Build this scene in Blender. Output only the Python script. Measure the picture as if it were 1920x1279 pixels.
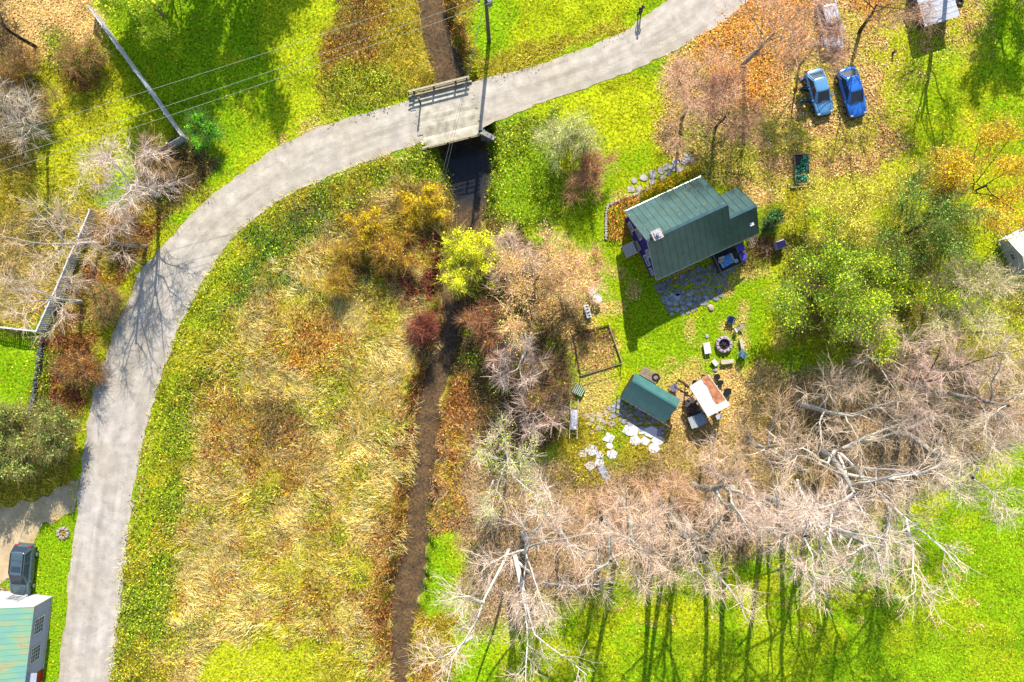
import bpy, math, random
import numpy as np
from mathutils import Vector, Matrix
# ---------------------------------------------------------------- camera, light, exposure
for o in list(bpy.data.objects): bpy.data.objects.remove(o)
SC = bpy.context.scene
CO = SC.collection
S = 1/21.0                 # metres on the ground for one pixel of the survey photograph
HC = 1920*S*28/36          # flying height
cam = bpy.data.cameras.new('camera'); cam.sensor_width = 36; cam.lens = 28; cam.clip_end = 3000; cam.clip_start = 0.5
camo = bpy.data.objects.new('camera', cam); CO.objects.link(camo); camo.location = (0, 0, HC); SC.camera = camo
SUN_EL, SUN_X, SUN_Y = math.radians(38), 0.10, 0.995
w = bpy.data.worlds.new('World'); SC.world = w; w.use_nodes = True
nt = w.node_tree; bg = nt.nodes['Background']; sky = nt.nodes.new('ShaderNodeTexSky')
sky.sky_type = 'NISHITA'; sky.sun_disc = False; sky.sun_elevation = SUN_EL; sky.sun_rotation = math.atan2(SUN_X, SUN_Y)
sky.altitude = 300; sky.dust_density = 0.6
nt.links.new(sky.outputs[0], bg.inputs[0]); bg.inputs[1].default_value = 0.14
sun = bpy.data.lights.new('sun', 'SUN'); sun.energy = 4.5; sun.angle = math.radians(0.5); sun.color = (1, 0.955, 0.88)
suno = bpy.data.objects.new('sun', sun); CO.objects.link(suno)
sv = Vector((SUN_X, SUN_Y, 0)).normalized()*math.cos(SUN_EL) + Vector((0, 0, math.sin(SUN_EL)))
suno.rotation_euler = (-sv).to_track_quat('-Z', 'Y').to_euler(); suno.location = (0, 0, 80)
SC.view_settings.view_transform = 'Standard'; SC.view_settings.look = 'None'
SC.view_settings.exposure = 1.58; SC.view_settings.gamma = 1; SC.view_settings.use_curve_mapping = False
SC.render.engine = 'CYCLES'
SC.render.resolution_x, SC.render.resolution_y = 1024, 682
LUM = 2.6                 # what a white card lying in this sun reads

# ---------------------------------------------------------------- small helpers
rng = np.random.default_rng(7); random.seed(7)
def lin(c):
    c = np.asarray(c, float)/255
    return np.where(c <= .04045, c/12.92, ((c+.055)/1.055)**2.4)
def A(*c): return np.clip(lin(c if len(c) == 3 else c[0])/LUM, 0, .85)
def P(px, py, h=0):        # the place at height h that the survey shows at px, py
    k = S*(1-h/HC); return Vector(((px-960)*k, (639.5-py)*k, h))
def G(px, py): return ((px-960)*S, (639.5-py)*S)
def tag(o, label=None, cat=None, group=None, kind=None):
    for k, v in (('label', label), ('category', cat), ('group', group), ('kind', kind)):
        if v: o[k] = v
    return o
def empty(name, loc, rz, label, cat, group=None):
    o = bpy.data.objects.new(name, None); CO.objects.link(o); o.location = loc; o.rotation_euler = (0, 0, rz)
    o.empty_display_size = .3
    return tag(o, label, cat, group)
MATS = {}
def mat(name, col, rough=.7, metal=0, noise=.12, scale=6, spec=.3, bump=0, emis=None):
    if name in MATS: return MATS[name]
    m = bpy.data.materials.new(name); m.use_nodes = True; n = m.node_tree.nodes; l = m.node_tree.links
    b = n['Principled BSDF']; b.inputs['Roughness'].default_value = rough; b.inputs['Metallic'].default_value = metal
    b.inputs['Specular IOR Level'].default_value = spec
    tc = n.new('ShaderNodeTexCoord'); nz = n.new('ShaderNodeTexNoise'); nz.inputs['Scale'].default_value = scale
    nz.inputs['Detail'].default_value = 6
    l.new(tc.outputs['Object'], nz.inputs['Vector'])
    mr = n.new('ShaderNodeMapRange'); mr.inputs[1].default_value = .3; mr.inputs[2].default_value = .7
    mr.inputs[3].default_value = 1-noise*1.6; mr.inputs[4].default_value = 1+noise
    l.new(nz.outputs[0], mr.inputs[0])
    mx = n.new('ShaderNodeVectorMath'); mx.operation = 'SCALE'; mx.inputs[0].default_value = tuple(col)[:3]
    l.new(mr.outputs[0], mx.inputs['Scale']); l.new(mx.outputs[0], b.inputs['Base Color'])
    if bump:
        bp = n.new('ShaderNodeBump'); bp.inputs['Strength'].default_value = bump; bp.inputs['Distance'].default_value = .05
        l.new(nz.outputs[0], bp.inputs['Height']); l.new(bp.outputs[0], b.inputs['Normal'])
    MATS[name] = m; return m
def vmat(name, rough=.7, noise=.25, scale=3, spec=.2, transl=0, bump=0):
    if name in MATS: return MATS[name]
    m = mat(name, (1, 1, 1), rough, 0, noise, scale, spec, bump); n = m.node_tree.nodes; l = m.node_tree.links
    at = n.new('ShaderNodeAttribute'); at.attribute_name = 'Col'
    mx = [x for x in n if x.type == 'VECT_MATH'][0]; l.new(at.outputs['Color'], mx.inputs[0])
    if transl:
        b = n['Principled BSDF']; t = n.new('ShaderNodeBsdfTranslucent'); l.new(mx.outputs[0], t.inputs['Color'])
        a = n.new('ShaderNodeMixShader'); a.inputs[0].default_value = transl
        l.new(b.outputs[0], a.inputs[1]); l.new(t.outputs[0], a.inputs[2]); l.new(a.outputs[0], n['Material Output'].inputs[0])
    return m
def npmesh(name, V, F, m, C=None, parent=None, smooth=False):
    """V (n,3), F (f,k) all the same size; C per-vertex colours"""
    V = np.ascontiguousarray(V, np.float32).reshape(-1, 3); F = np.ascontiguousarray(F, np.int32); k = F.shape[1]
    me = bpy.data.meshes.new(name); me.vertices.add(len(V)); me.vertices.foreach_set('co', V.ravel())
    me.loops.add(F.size); me.loops.foreach_set('vertex_index', F.ravel())
    me.polygons.add(len(F)); me.polygons.foreach_set('loop_start', np.arange(0, F.size, k, dtype=np.int32))
    me.polygons.foreach_set('loop_total', np.full(len(F), k, np.int32))
    if smooth: me.polygons.foreach_set('use_smooth', np.ones(len(F), bool))
    if C is not None:
        C = np.asarray(C, np.float32); ca = me.color_attributes.new('Col', 'FLOAT_COLOR', 'POINT')
        ca.data.foreach_set('color', np.concatenate([C, np.ones((len(C), 1), np.float32)], 1).ravel())
    me.update(calc_edges=True); me.materials.append(m)
    o = bpy.data.objects.new(name, me); CO.objects.link(o)
    if parent: o.parent = parent
    return o
class MB:
    """collects shapes, links them as one mesh object"""
    def __init__(s): s.v = []; s.f = []; s.mi = []
    def add(s, vs, fs, mi=0):
        n = len(s.v); s.v += [tuple(x) for x in vs]; s.f += [tuple(i+n for i in f) for f in fs]; s.mi += [mi]*len(fs); return s
    def box(s, c, d, rz=0, rx=0, ry=0, mi=0, bev=0):
        R = Matrix.Rotation(rz, 3, 'Z') @ Matrix.Rotation(ry, 3, 'Y') @ Matrix.Rotation(rx, 3, 'X')
        hx, hy, hz = d[0]/2, d[1]/2, d[2]/2
        if bev:
            b = min(bev, hx*.9, hy*.9, hz*.9); vs = []
            for z, q in ((-hz, 0), (hz-b, 0), (hz, b)):
                vs += [(-hx+q+b*.0, -hy+q, z), (hx-q, -hy+q, z), (hx-q, hy-q, z), (-hx+q, hy-q, z)]
            fs = [(3, 2, 1, 0), (8, 9, 10, 11)]
            for r in (0, 4):
                for i in range(4): j = (i+1) % 4; fs.append((r+i, r+j, r+4+j, r+4+i))
        else:
            vs = [(x, y, z) for z in (-hz, hz) for x, y in ((-hx, -hy), (hx, -hy), (hx, hy), (-hx, hy))]
            fs = [(3, 2, 1, 0), (4, 5, 6, 7), (0, 1, 5, 4), (1, 2, 6, 5), (2, 3, 7, 6), (3, 0, 4, 7)]
        c = Vector(c); return s.add([R @ Vector(v)+c for v in vs], fs, mi)
    def bar(s, a, b, w, h=None, mi=0):
        a, b = Vector(a), Vector(b); h = h or w; d = b-a; L = d.length
        if L < 1e-5: return s
        z = d.normalized(); up = Vector((0, 0, 1)) if abs(z.z) < .95 else Vector((1, 0, 0))
        x = z.cross(up).normalized(); y = x.cross(z); vs = []
        for p in (a, b):
            for sx, sy in ((-1, -1), (1, -1), (1, 1), (-1, 1)): vs.append(p+x*sx*w/2+y*sy*h/2)
        return s.add(vs, [(3, 2, 1, 0), (4, 5, 6, 7), (0, 1, 5, 4), (1, 2, 6, 5), (2, 3, 7, 6), (3, 0, 4, 7)], mi)
    def tube(s, pts, r, n=8, mi=0, cap=True):
        pts = [Vector(p) for p in pts]; rs = r if hasattr(r, '__len__') else [r]*len(pts); vs = []; fs = []
        ref = None
        for i, p in enumerate(pts):
            d = (pts[min(i+1, len(pts)-1)]-pts[max(i-1, 0)]).normalized()
            if ref is None: ref = Vector((0, 0, 1)) if abs(d.z) < .9 else Vector((1, 0, 0))
            x = d.cross(ref).normalized(); y = x.cross(d)
            for k in range(n): a = 2*math.pi*k/n; vs.append(p+(x*math.cos(a)+y*math.sin(a))*rs[i])
        for i in range(len(pts)-1):
            for k in range(n): j = (k+1) % n; fs.append((i*n+k, i*n+j, (i+1)*n+j, (i+1)*n+k))
        if cap: fs += [tuple(range(n))[::-1], tuple((len(pts)-1)*n+k for k in range(n))]
        return s.add(vs, fs, mi)
    def lathe(s, prof, c=(0, 0, 0), n=20, mi=0, jit=0):
        vs = []; fs = []; c = Vector(c)
        for r, z in prof:
            for k in range(n): a = 2*math.pi*k/n; q = 1+jit*random.uniform(-1, 1); vs.append(c+Vector((r*q*math.cos(a), r*q*math.sin(a), z)))
        for i in range(len(prof)-1):
            for k in range(n): j = (k+1) % n; fs.append((i*n+k, i*n+j, (i+1)*n+j, (i+1)*n+k))
        fs += [tuple(range(n))[::-1], tuple((len(prof)-1)*n+k for k in range(n))]
        return s.add(vs, fs, mi)
    def prism(s, poly, z0, z1, mi=0, c=None, shrink=0):
        n = len(poly); cx = sum(p[0] for p in poly)/n; cy = sum(p[1] for p in poly)/n; q = 1-shrink
        vs = [(x, y, z0) for x, y in poly]+[(cx+(x-cx)*q, cy+(y-cy)*q, z1) for x, y in poly]
        ar = sum(poly[i][0]*poly[(i+1) % n][1]-poly[(i+1) % n][0]*poly[i][1] for i in range(n))
        fs = [tuple(range(n))[::-1], tuple(range(n, 2*n))]+[(i, (i+1) % n, n+(i+1) % n, n+i) for i in range(n)]
        if ar < 0: fs = [f[::-1] for f in fs]
        return s.add(vs, fs, mi)
    def build(s, name, mats, parent=None, smooth=False, loc=None):
        me = bpy.data.meshes.new(name); me.from_pydata(s.v, [], s.f); me.update()
        for m in (mats if isinstance(mats, (list, tuple)) else [mats]): me.materials.append(m)
        me.polygons.foreach_set('material_index', s.mi)
        if smooth:
            me.polygons.foreach_set('use_smooth', [True]*len(s.f))
            try: me.set_sharp_from_angle(angle=math.radians(40))
            except Exception: pass
        o = bpy.data.objects.new(name, me); CO.objects.link(o)
        if parent: o.parent = parent
        if loc: o.location = loc
        return o

# ---------------------------------------------------------------- noise and the zone map (in survey pixels)
class VN:
    def __init__(s, seed, sc): s.g = np.random.default_rng(seed).random((128, 128)); s.sc = sc
    def __call__(s, x, y):
        x = np.asarray(x, float)/s.sc+1000; y = np.asarray(y, float)/s.sc+1000
        i = np.floor(x).astype(int); j = np.floor(y).astype(int); u = x-i; v = y-j; u = u*u*(3-2*u); v = v*v*(3-2*v); g = s.g
        a = g[i % 128, j % 128]; b = g[(i+1) % 128, j % 128]; c = g[i % 128, (j+1) % 128]; d = g[(i+1) % 128, (j+1) % 128]
        return (a*(1-u)+b*u)*(1-v)+(c*(1-u)+d*u)*v
nA, nB, nC, nD, nE, nF = VN(1, 90), VN(2, 34), VN(3, 13), VN(4, 60), VN(5, 28), VN(6, 150)
def fbm(x, y): return (nA(x, y)*.4+nB(x, y)*.35+nC(x, y)*.25)
ROAD_L = [(80, 1500), (110, 1279), (135, 1040), (150, 900), (170, 750), (215, 620), (262, 512), (330, 432), (390, 375), (450, 325), (520, 275), (600, 237), (700, 208), (780, 183), (900, 150), (1000, 125), (1100, 90), (1170, 60), (1250, 0), (1330, -70), (1480, -230)]
ROAD_R = [(190, 1500), (206, 1279), (236, 1040), (262, 850), (298, 720), (345, 590), (395, 505), (450, 430), (530, 370), (640, 322), (740, 286), (800, 265), (900, 241), (1000, 198), (1100, 165), (1200, 127), (1270, 92), (1350, 45), (1430, -20), (1500, -90), (1620, -250)]
STREAM = [(770, -420, 21), (785, -150, 21), (800, -40, 21), (815, 60, 23), (838, 120, 27), (850, 190, 38), (866, 262, 44), (878, 310, 38), (880, 360, 28), (878, 400, 25), (862, 450, 20), (850, 500, 15), (836, 545, 13), (842, 600, 14), (822, 680, 21), (800, 760, 21), (790, 850, 19), (782, 940, 19), (775, 1020, 19), (765, 1085, 26), (752, 1150, 24), (745, 1230, 15), (735, 1400, 15), (700, 1700, 15)]
def segdist(X, Y, pts, closed=False):
    best = np.full(X.shape, 1e9); n = len(pts)
    for i in range(n if closed else n-1):
        x0, y0 = pts[i][:2]; x1, y1 = pts[(i+1) % n][:2]; dx, dy = x1-x0, y1-y0
        t = np.clip(((X-x0)*dx+(Y-y0)*dy)/(dx*dx+dy*dy), 0, 1); best = np.minimum(best, np.hypot(X-x0-t*dx, Y-y0-t*dy))
    return best
def inside(X, Y, poly):
    r = np.zeros(X.shape, bool); n = len(poly)
    for i in range(n):
        x0, y0 = poly[i]; x1, y1 = poly[(i+1) % n]
        if y0 == y1: continue
        r ^= ((Y >= min(y0, y1)) & (Y < max(y0, y1)) & (X < x0+(Y-y0)*(x1-x0)/(y1-y0)))
    return r
def sdist(X, Y, poly): d = segdist(X, Y, poly, True); return np.where(inside(X, Y, poly), d, -d)
def sst(x, a, b): t = np.clip((x-a)/(b-a), 0, 1); return t*t*(3-2*t)
RS = 5; gx = np.arange(-420, 2341, RS); gy = np.arange(-380, 1661, RS); GX, GY = np.meshgrid(gx, gy)
WX = GX+(nB(GX+700, GY)-.5)*34+(nC(GX, GY+300)-.5)*16; WY = GY+(nB(GX, GY+900)-.5)*34+(nC(GX+400, GY)-.5)*16
TY = ['lawn', 'ylawn', 'litter', 'straw', 'gold', 'weed', 'rust', 'red', 'tan', 'under', 'twig', 'dgreen', 'mud', 'orange']
TI = {t: i for i, t in enumerate(TY)}; W = np.zeros((len(TY),)+GX.shape); W[0] = 1
def paint(t, poly, f=14, amt=1, nz=None):
    global W
    w = sst(sdist(WX, WY, poly), -f, f)*amt
    if nz is not None: n_, th, so = nz; w = w*sst(n_(GX, GY), th-so, th+so)
    W *= (1-w); W[TI[t]] += w
def blob(t, x, y, rx, ry=None, f=None, amt=1):
    ry = ry or rx; paint(t, [(x+rx*math.cos(a*.628), y+ry*math.sin(a*.628)) for a in range(10)], f or min(rx, ry)*.5, amt)
def R_(x0, y0, x1, y1): return [(x0, y0), (x1, y0), (x1, y1), (x0, y1)]
# ---------------------------------------------------------------- what grows where
paint('ylawn', R_(-500, -500, 2500, 1800), 10, .7, (nD, .5, .25))
paint('lawn', [(215, -400), (640, -400), (640, 60), (590, 180), (560, 240), (430, 330), (400, 350), (250, 150), (215, 60)])
paint('ylawn', [(470, -60), (640, -60), (640, 120), (560, 250), (440, 320), (520, 190)], 30, .75)
paint('tan', [(-400, -400), (200, -400), (190, 50), (185, 110), (110, 130), (20, 110), (-400, 90)])
paint('gold', [(-400, 100), (60, 100), (190, 110), (215, 150), (230, 260), (170, 380), (130, 480), (60, 610), (-400, 610)], 20)
paint('ylawn', [(60, 120), (240, 120), (300, 260), (220, 300), (60, 320)], 30, .8)
paint('under', R_(-60, 160, 60, 330), 30, .8); paint('ylawn', R_(60, 270, 170, 400), 20, .7); paint('under', [(0, 0), (40, 60), (50, 160), (0, 170)], 20, .9)
blob('rust', 150, 120, 40, 45); blob('weed', 110, 100, 30, 40); blob('weed', 170, 100, 30)
paint('twig', [(20, 400), (150, 380), (110, 560), (30, 610), (-60, 600), (-60, 450)], 30, .6)
paint('under', [(330, 260), (410, 290), (390, 340), (310, 420), (250, 500), (230, 400), (270, 330)], 20)
paint('rust', [(160, 380), (310, 400), (262, 500), (215, 620), (185, 720), (130, 800), (80, 780), (90, 640), (140, 520)], 16)
paint('gold', R_(120, 380, 320, 800), 30, .9, (nB, .55, .12))
paint('red', R_(90, 560, 190, 760), 26, .8, (nC, .6, .1))
paint('ylawn', [(320, 430), (262, 512), (215, 620), (170, 750), (160, 870), (145, 870), (150, 740), (195, 610), (240, 500), (300, 420)], 8, .8)
paint('lawn', [(-400, 620), (75, 640), (52, 790), (-400, 800)], 8)
paint('weed', [(78, 640), (110, 640), (95, 790), (56, 790)], 8, .8)
paint('gold', [(50, 780), (140, 760), (150, 870), (140, 960), (-300, 960), (-300, 800)], 12)
paint('lawn', [(95, 955), (138, 955), (120, 1600), (60, 1600), (75, 1110), (-400, 1110), (-400, 1060), (60, 1040)], 10)
# the field inside the bend
FIELD = [(206, 1500), (206, 1279), (236, 1040), (262, 850), (298, 720), (345, 590), (395, 505), (450, 430), (530, 370), (640, 322), (740, 286), (800, 268), (850, 300), (870, 440), (845, 560), (830, 620), (800, 760), (782, 940), (765, 1100), (745, 1240), (735, 1500)]
paint('straw', FIELD, 8)
paint('gold', FIELD, 10, .7, (nD, .58, .1)); paint('rust', FIELD, 20, .5, (nB, .72, .08)); paint('ylawn', FIELD, 20, .5, (nE, .68, .1)); paint('weed', FIELD, 20, .45, (VN(11, 40), .74, .07)); paint('under', FIELD, 20, .3, (VN(12, 22), .82, .05))
paint('weed', [(206, 1500), (206, 1279), (236, 1040), (262, 850), (298, 720), (345, 590), (395, 505), (450, 430), (530, 370), (640, 322), (740, 286), (800, 268), (850, 300), (850, 350), (760, 345), (660, 385), (580, 455), (500, 500), (440, 590), (400, 700), (360, 800), (340, 960), (320, 1100), (300, 1290), (300, 1500)], 22)
paint('gold', [(206, 1500), (206, 1279), (236, 1040), (262, 850), (298, 720), (345, 590), (395, 505), (450, 430), (530, 370), (640, 322), (740, 286), (850, 330), (660, 400), (560, 470), (440, 620), (380, 800), (350, 960), (320, 1290), (300, 1500)], 20, .6, (VN(13, 30), .6, .12))
paint('ylawn', [(262, 850), (298, 720), (345, 590), (395, 505), (450, 430), (520, 400), (430, 520), (370, 640), (330, 760), (300, 900), (270, 1040), (250, 1040)], 26, .6)
paint('under', [(560, 380), (850, 330), (860, 430), (840, 560), (700, 560), (640, 520), (560, 460)], 26, .8, (nE, .42, .15))
paint('gold', [(580, 420), (860, 380), (850, 540), (620, 540)], 20, .8, (nB, .5, .1))
paint('red', [(740, 470), (860, 420), (845, 560), (830, 640), (750, 640), (780, 580), (730, 540)], 16, .85, (nC, .45, .12))
paint('dgreen', [(470, 430), (620, 380), (640, 420), (520, 480), (470, 560), (430, 600)], 20, .5)
paint('dgreen', [(480, 530), (560, 500), (560, 545), (480, 560)], 14, .7)
paint('rust', [(350, 700), (480, 740), (560, 800), (500, 900), (400, 880)], 30, .5); blob('under', 515, 790, 38, 48, 16, .8)
paint('orange', [(545, 640), (650, 620), (640, 690), (530, 700)], 22, .5); blob('rust', 590, 620, 60, 40, 24, .6); blob('rust', 560, 850, 40, 60, 20, .5)
paint('red', [(790, 600), (835, 600), (820, 700), (760, 900), (740, 1100), (715, 1270), (700, 1270), (735, 1080), (755, 960), (770, 780)], 14, .7, (nB, .5, .15))
paint('rust', [(700, 960), (760, 940), (740, 1100), (720, 1200), (680, 1180)], 20, .7)
paint('ylawn', [(420, 1215), (480, 1190), (620, 1200), (680, 1250), (720, 1290), (760, 1500), (300, 1500), (370, 1230)], 14, .95)
paint('gold', [(590, 1215), (670, 1225), (690, 1300), (600, 1300)], 22, .5)
# upstream banks
paint('gold', [(638, -400), (780, -400), (800, 60), (840, 160), (850, 200), (780, 185), (690, 200), (600, 235), (590, 130), (640, 60)], 10)
paint('rust', [(650, -60), (740, -60), (700, 110), (600, 130), (600, 90), (650, 40)], 24, .7); paint('weed', [(600, 130), (700, 120), (780, 170), (700, 210), (600, 230)], 16, .7); paint('under', [(640, -60), (670, -60), (700, 80), (640, 90)], 20, .5)
paint('rust', [(820, -100), (885, -100), (880, 60), (865, 140), (850, 110), (835, 60)], 12, .8); paint('gold', R_(860, -80, 905, 140), 14, .6)
paint('lawn', [(885, -400), (1290, -400), (1240, 0), (1170, 60), (1000, 120), (900, 145), (885, 60)], 12); paint('ylawn', [(980, -60), (1240, -60), (1170, 60), (1000, 120), (920, 145), (960, 60)], 20, .85); paint('gold', [(900, 110), (1100, 60), (1180, 40), (1180, 60), (1000, 125), (905, 150)], 12, .8)
# east bank and the centre thicket
paint('weed', [(905, 250), (1000, 215), (1060, 190), (1080, 330), (1050, 420), (940, 440), (890, 400), (900, 300)], 12)
paint('lawn', [(930, 280), (1060, 260), (1060, 420), (950, 430), (920, 360)], 24, .7)
paint('ylawn', [(1060, 185), (1200, 135), (1290, 110), (1260, 330), (1160, 560), (1160, 640), (1080, 640), (1060, 420)], 16)
paint('lawn', [(1100, 280), (1230, 260), (1180, 400), (1160, 480), (1160, 620), (1110, 560), (1060, 420)], 18, .8)
paint('under', [(850, 520), (900, 400), (980, 440), (1040, 470), (1090, 560), (1080, 640), (1060, 760), (1060, 830), (960, 860), (850, 780), (835, 690), (855, 600)], 14)
paint('weed', [(850, 540), (1070, 520), (1050, 760), (850, 700)], 20, .6, (nE, .6, .1)); paint('tan', R_(1000, 480, 1110, 640), 26, .5)
paint('rust', [(835, 700), (900, 690), (915, 760), (905, 860), (890, 1010), (800, 1010), (795, 880), (815, 790)], 12); paint('twig', [(835, 780), (900, 780), (905, 860), (890, 1010), (800, 1010), (795, 880)], 12, .6); paint('orange', [(835, 780), (900, 780), (905, 860), (890, 1010), (800, 1010), (795, 880)], 12, .35, (nC, .5, .2)); paint('gold', R_(800, 700, 900, 1010), 20, .6, (nB, .55, .12)); paint('rust', R_(830, 790, 900, 990), 20, .7, (nC, .5, .15))
paint('under', [(890, 690), (925, 680), (925, 830), (895, 830)], 8, .8)
paint('lawn', [(790, 1010), (850, 1020), (850, 1160), (775, 1180), (770, 1100)], 12); paint('gold', [(775, 1160), (850, 1150), (850, 1500), (745, 1500), (760, 1230)], 14); paint('rust', R_(780, 1170, 850, 1300), 14, .6, (nB, .5, .12))
# the yard and its leaf litter
paint('ylawn', [(1160, 330), (1460, 480), (1470, 700), (1180, 700)], 12, .6); paint('lawn', [(1160, 480), (1230, 530), (1300, 590), (1440, 480), (1450, 620), (1400, 690), (1250, 700), (1170, 690)], 14, .9)
paint('litter', [(1250, 95), (1350, 45), (1500, -400), (1900, -400), (1860, 100), (1720, 160), (1690, 330), (1450, 380), (1300, 320), (1230, 250)], 22)
paint('ylawn', [(1230, 90), (1350, 45), (1500, -400), (1900, -400), (1860, 100), (1720, 200), (1690, 360), (1450, 380), (1300, 320)], 22, .5, (nB, .5, .15)); paint('orange', [(1300, 70), (1360, -60), (1560, -60), (1480, 120), (1440, 180), (1380, 200), (1310, 120)], 26, .75); blob('orange', 1400, 150, 30, 50, 18, .6); blob('orange', 1640, 10, 40, 40, 18, .7)
paint('twig', [(1230, 140), (1330, 100), (1400, 210), (1380, 270), (1270, 260)], 24, .5)
paint('ylawn', [(1640, 40), (1860, 20), (1900, 250), (1700, 310), (1640, 280)], 26, .75, (nE, .45, .15)); paint('lawn', [(1690, 110), (1800, 70), (1800, 220), (1700, 240)], 24, .7); paint('lawn', R_(1840, -200, 1930, 150), 18, .7)
paint('weed', [(1290, 240), (1400, 260), (1420, 330), (1300, 330)], 16, .5)
paint('ylawn', [(1450, 340), (2400, 240), (2400, 660), (1450, 660)], 24, .8); paint('weed', [(1480, 400), (2400, 360), (2400, 640), (1480, 640)], 24, .55, (nE, .5, .15)); paint('under', [(1480, 440), (1760, 430), (1760, 640), (1480, 640)], 20, .6)
paint('tan', [(1400, 345), (1430, 330), (1440, 380), (1415, 400)], 10, .8); paint('gold', R_(1440, 360, 1900, 420), 20, .6, (nB, .5, .15))
paint('tan', [(1230, 690), (1330, 690), (1470, 690), (1480, 830), (1380, 860), (1240, 830)], 16, .9); paint('ylawn', [(1160, 700), (1230, 690), (1330, 700), (1240, 740)], 12, .5)
paint('tan', [(1090, 690), (1170, 720), (1150, 790), (1060, 800)], 14, .6)
paint('gold', [(1060, 780), (1240, 780), (1280, 900), (1150, 920), (1040, 900)], 16, .8); paint('lawn', [(1130, 790), (1180, 790), (1180, 870), (1120, 860)], 12, .8)
paint('twig', [(870, 880), (1080, 880), (1300, 840), (1440, 800), (1480, 700), (1700, 650), (2400, 600), (2400, 800), (1900, 850), (1700, 960), (1560, 1020), (1140, 1090), (1000, 1170), (880, 1180)], 26)
paint('under', [(870, 900), (2400, 640), (2400, 860), (1500, 1000), (1000, 1150)], 20, .5, (nB, .55, .12)); paint('gold', [(1000, 860), (1500, 760), (1560, 900), (1100, 950)], 20, .6, (nE, .5, .12)); paint('ylawn', [(1500, 660), (2000, 640), (2000, 760), (1600, 760)], 20, .4, (nE, .5, .15))
paint('lawn', [(850, 1210), (1000, 1190), (1130, 1090), (1300, 1060), (1560, 1020), (1700, 960), (1860, 840), (2500, 760), (2500, 1900), (800, 1900)], 26)
paint('ylawn', [(850, 1210), (1000, 1190), (1130, 1070), (1300, 1040), (1560, 1000), (1700, 950), (1850, 840), (1900, 860), (1760, 1080), (1560, 1160), (1300, 1200), (1130, 1230), (1000, 1300)], 30, .8, (nE, .42, .2)); paint('ylawn', R_(1000, 1100, 2500, 1800), 20, .45, (nD, .5, .15)); paint('litter', R_(1100, 1020, 1850, 1180), 20, .4, (nC, .8, .06))
paint('tan', [(1060, 330), (1460, 330), (1470, 700), (1070, 640)], 20, .45, (nB, .72, .08)); paint('tan', R_(560, 235, 640, 260), 10, .5); paint('tan', [(478, 290), (530, 262), (546, 272), (500, 300)], 6, .8); paint('ylawn', [(200, -400), (640, -400), (640, 300), (300, 300)], 20, .5, (nE, .7, .1))
BED = [(1078, 622), (1146, 612), (1158, 692), (1078, 700)]; paint('tan', BED, 4, .8)
paint('under', [(1350, 470), (1420, 440), (1470, 440), (1460, 490), (1400, 500)], 10, .7); paint('twig', [(1238, 800), (1440, 780), (1470, 840), (1240, 900)], 16, .5)
# ---------------------------------------------------------------- relief
STREAM = [(x, y, h*(.94 if y > 430 else 1)) for x, y, h in STREAM]
def stream_at(X, Y):
    best = np.full(X.shape, 1e9); hw = np.full(X.shape, 20.)
    for (x0, y0, a), (x1, y1, b) in zip(STREAM[:-1], STREAM[1:]):
        dx, dy = x1-x0, y1-y0; t = np.clip(((X-x0)*dx+(Y-y0)*dy)/(dx*dx+dy*dy), 0, 1); d = np.hypot(X-x0-t*dx, Y-y0-t*dy)
        k = d < best; best = np.where(k, d, best); hw = np.where(k, a+(b-a)*t, hw)
    return best, hw
ROADP = ROAD_L+ROAD_R[::-1]
DW = -2.35
def relief(X, Y, xw=None, yw=None):
    d, hw = stream_at(X+(nC(X, Y)-.5)*9, Y); ws = sst(d, hw+26, hw+1)
    rd = sst(sdist(X, Y, ROADP), -26, -4)
    z = (nA(X, Y)-.5)*.5+(nB(X+50, Y)-.5)*.3
    br = inside(X, Y, FIELD); z = z*(1-rd)+np.where(br, (nC(X*1.3, Y)-.5)*.16, 0)*(1-rd)
    for px, py, pr in PADS: z = z*sst(np.hypot(X-px, Y-py), pr*.8, pr*1.3)
    return z*(1-ws)+(DW-.12+(nC(X, Y)-.5)*.2)*ws
PADS = [(1300, 440, 190), (1220, 745, 90), (1325, 750, 90), (1355, 645, 60), (30, 1200, 140), (1950, 470, 90), (1570, 170, 110), (1552, 40, 80), (1765, -10, 70), (40, 1065, 70), (70, 950, 80), (-60, 1010, 90), (1502, 318, 40), (1110, 580, 60), (1115, 655, 70), (1120, 800, 90), (1215, 320, 80), (1160, 400, 50), (1200, 20, 20)]
ax = np.concatenate([[-9000, -4000, -2000, -1100, -700, -520], np.arange(-420, 2341, 6), [2450, 2650, 3100, 4200, 6000, 11000]])
ay = np.concatenate([[-9000, -4000, -2000, -1100, -700, -480], np.arange(-380, 1661, 6), [1760, 1950, 2400, 3400, 5500, 10000]])
AX, AY = np.meshgrid(ax, ay); AZ = relief(AX, AY)
def samp(arr, x, y):
    i = np.clip((np.asarray(x)-gx[0])/RS, 0, len(gx)-1.001); j = np.clip((np.asarray(y)-gy[0])/RS, 0, len(gy)-1.001)
    a = i.astype(int); b = j.astype(int); u = i-a; v = j-b
    return (arr[..., b, a]*(1-u)+arr[..., b, a+1]*u)*(1-v)+(arr[..., b+1, a]*(1-u)+arr[..., b+1, a+1]*u)*v
ZR = relief(GX, GY)
def zat(px, py): return samp(ZR, np.asarray(px, float), np.asarray(py, float))
GCOL = {'lawn': (134, 164, 46), 'ylawn': (178, 184, 66), 'litter': (196, 160, 100), 'straw': (206, 176, 104), 'gold': (172, 154, 74), 'weed': (120, 134, 50), 'rust': (138, 96, 58), 'red': (112, 62, 54), 'tan': (214, 178, 122), 'under': (104, 86, 56), 'twig': (176, 150, 108), 'dgreen': (58, 96, 40), 'mud': (128, 98, 66), 'orange': (212, 158, 92)}
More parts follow.
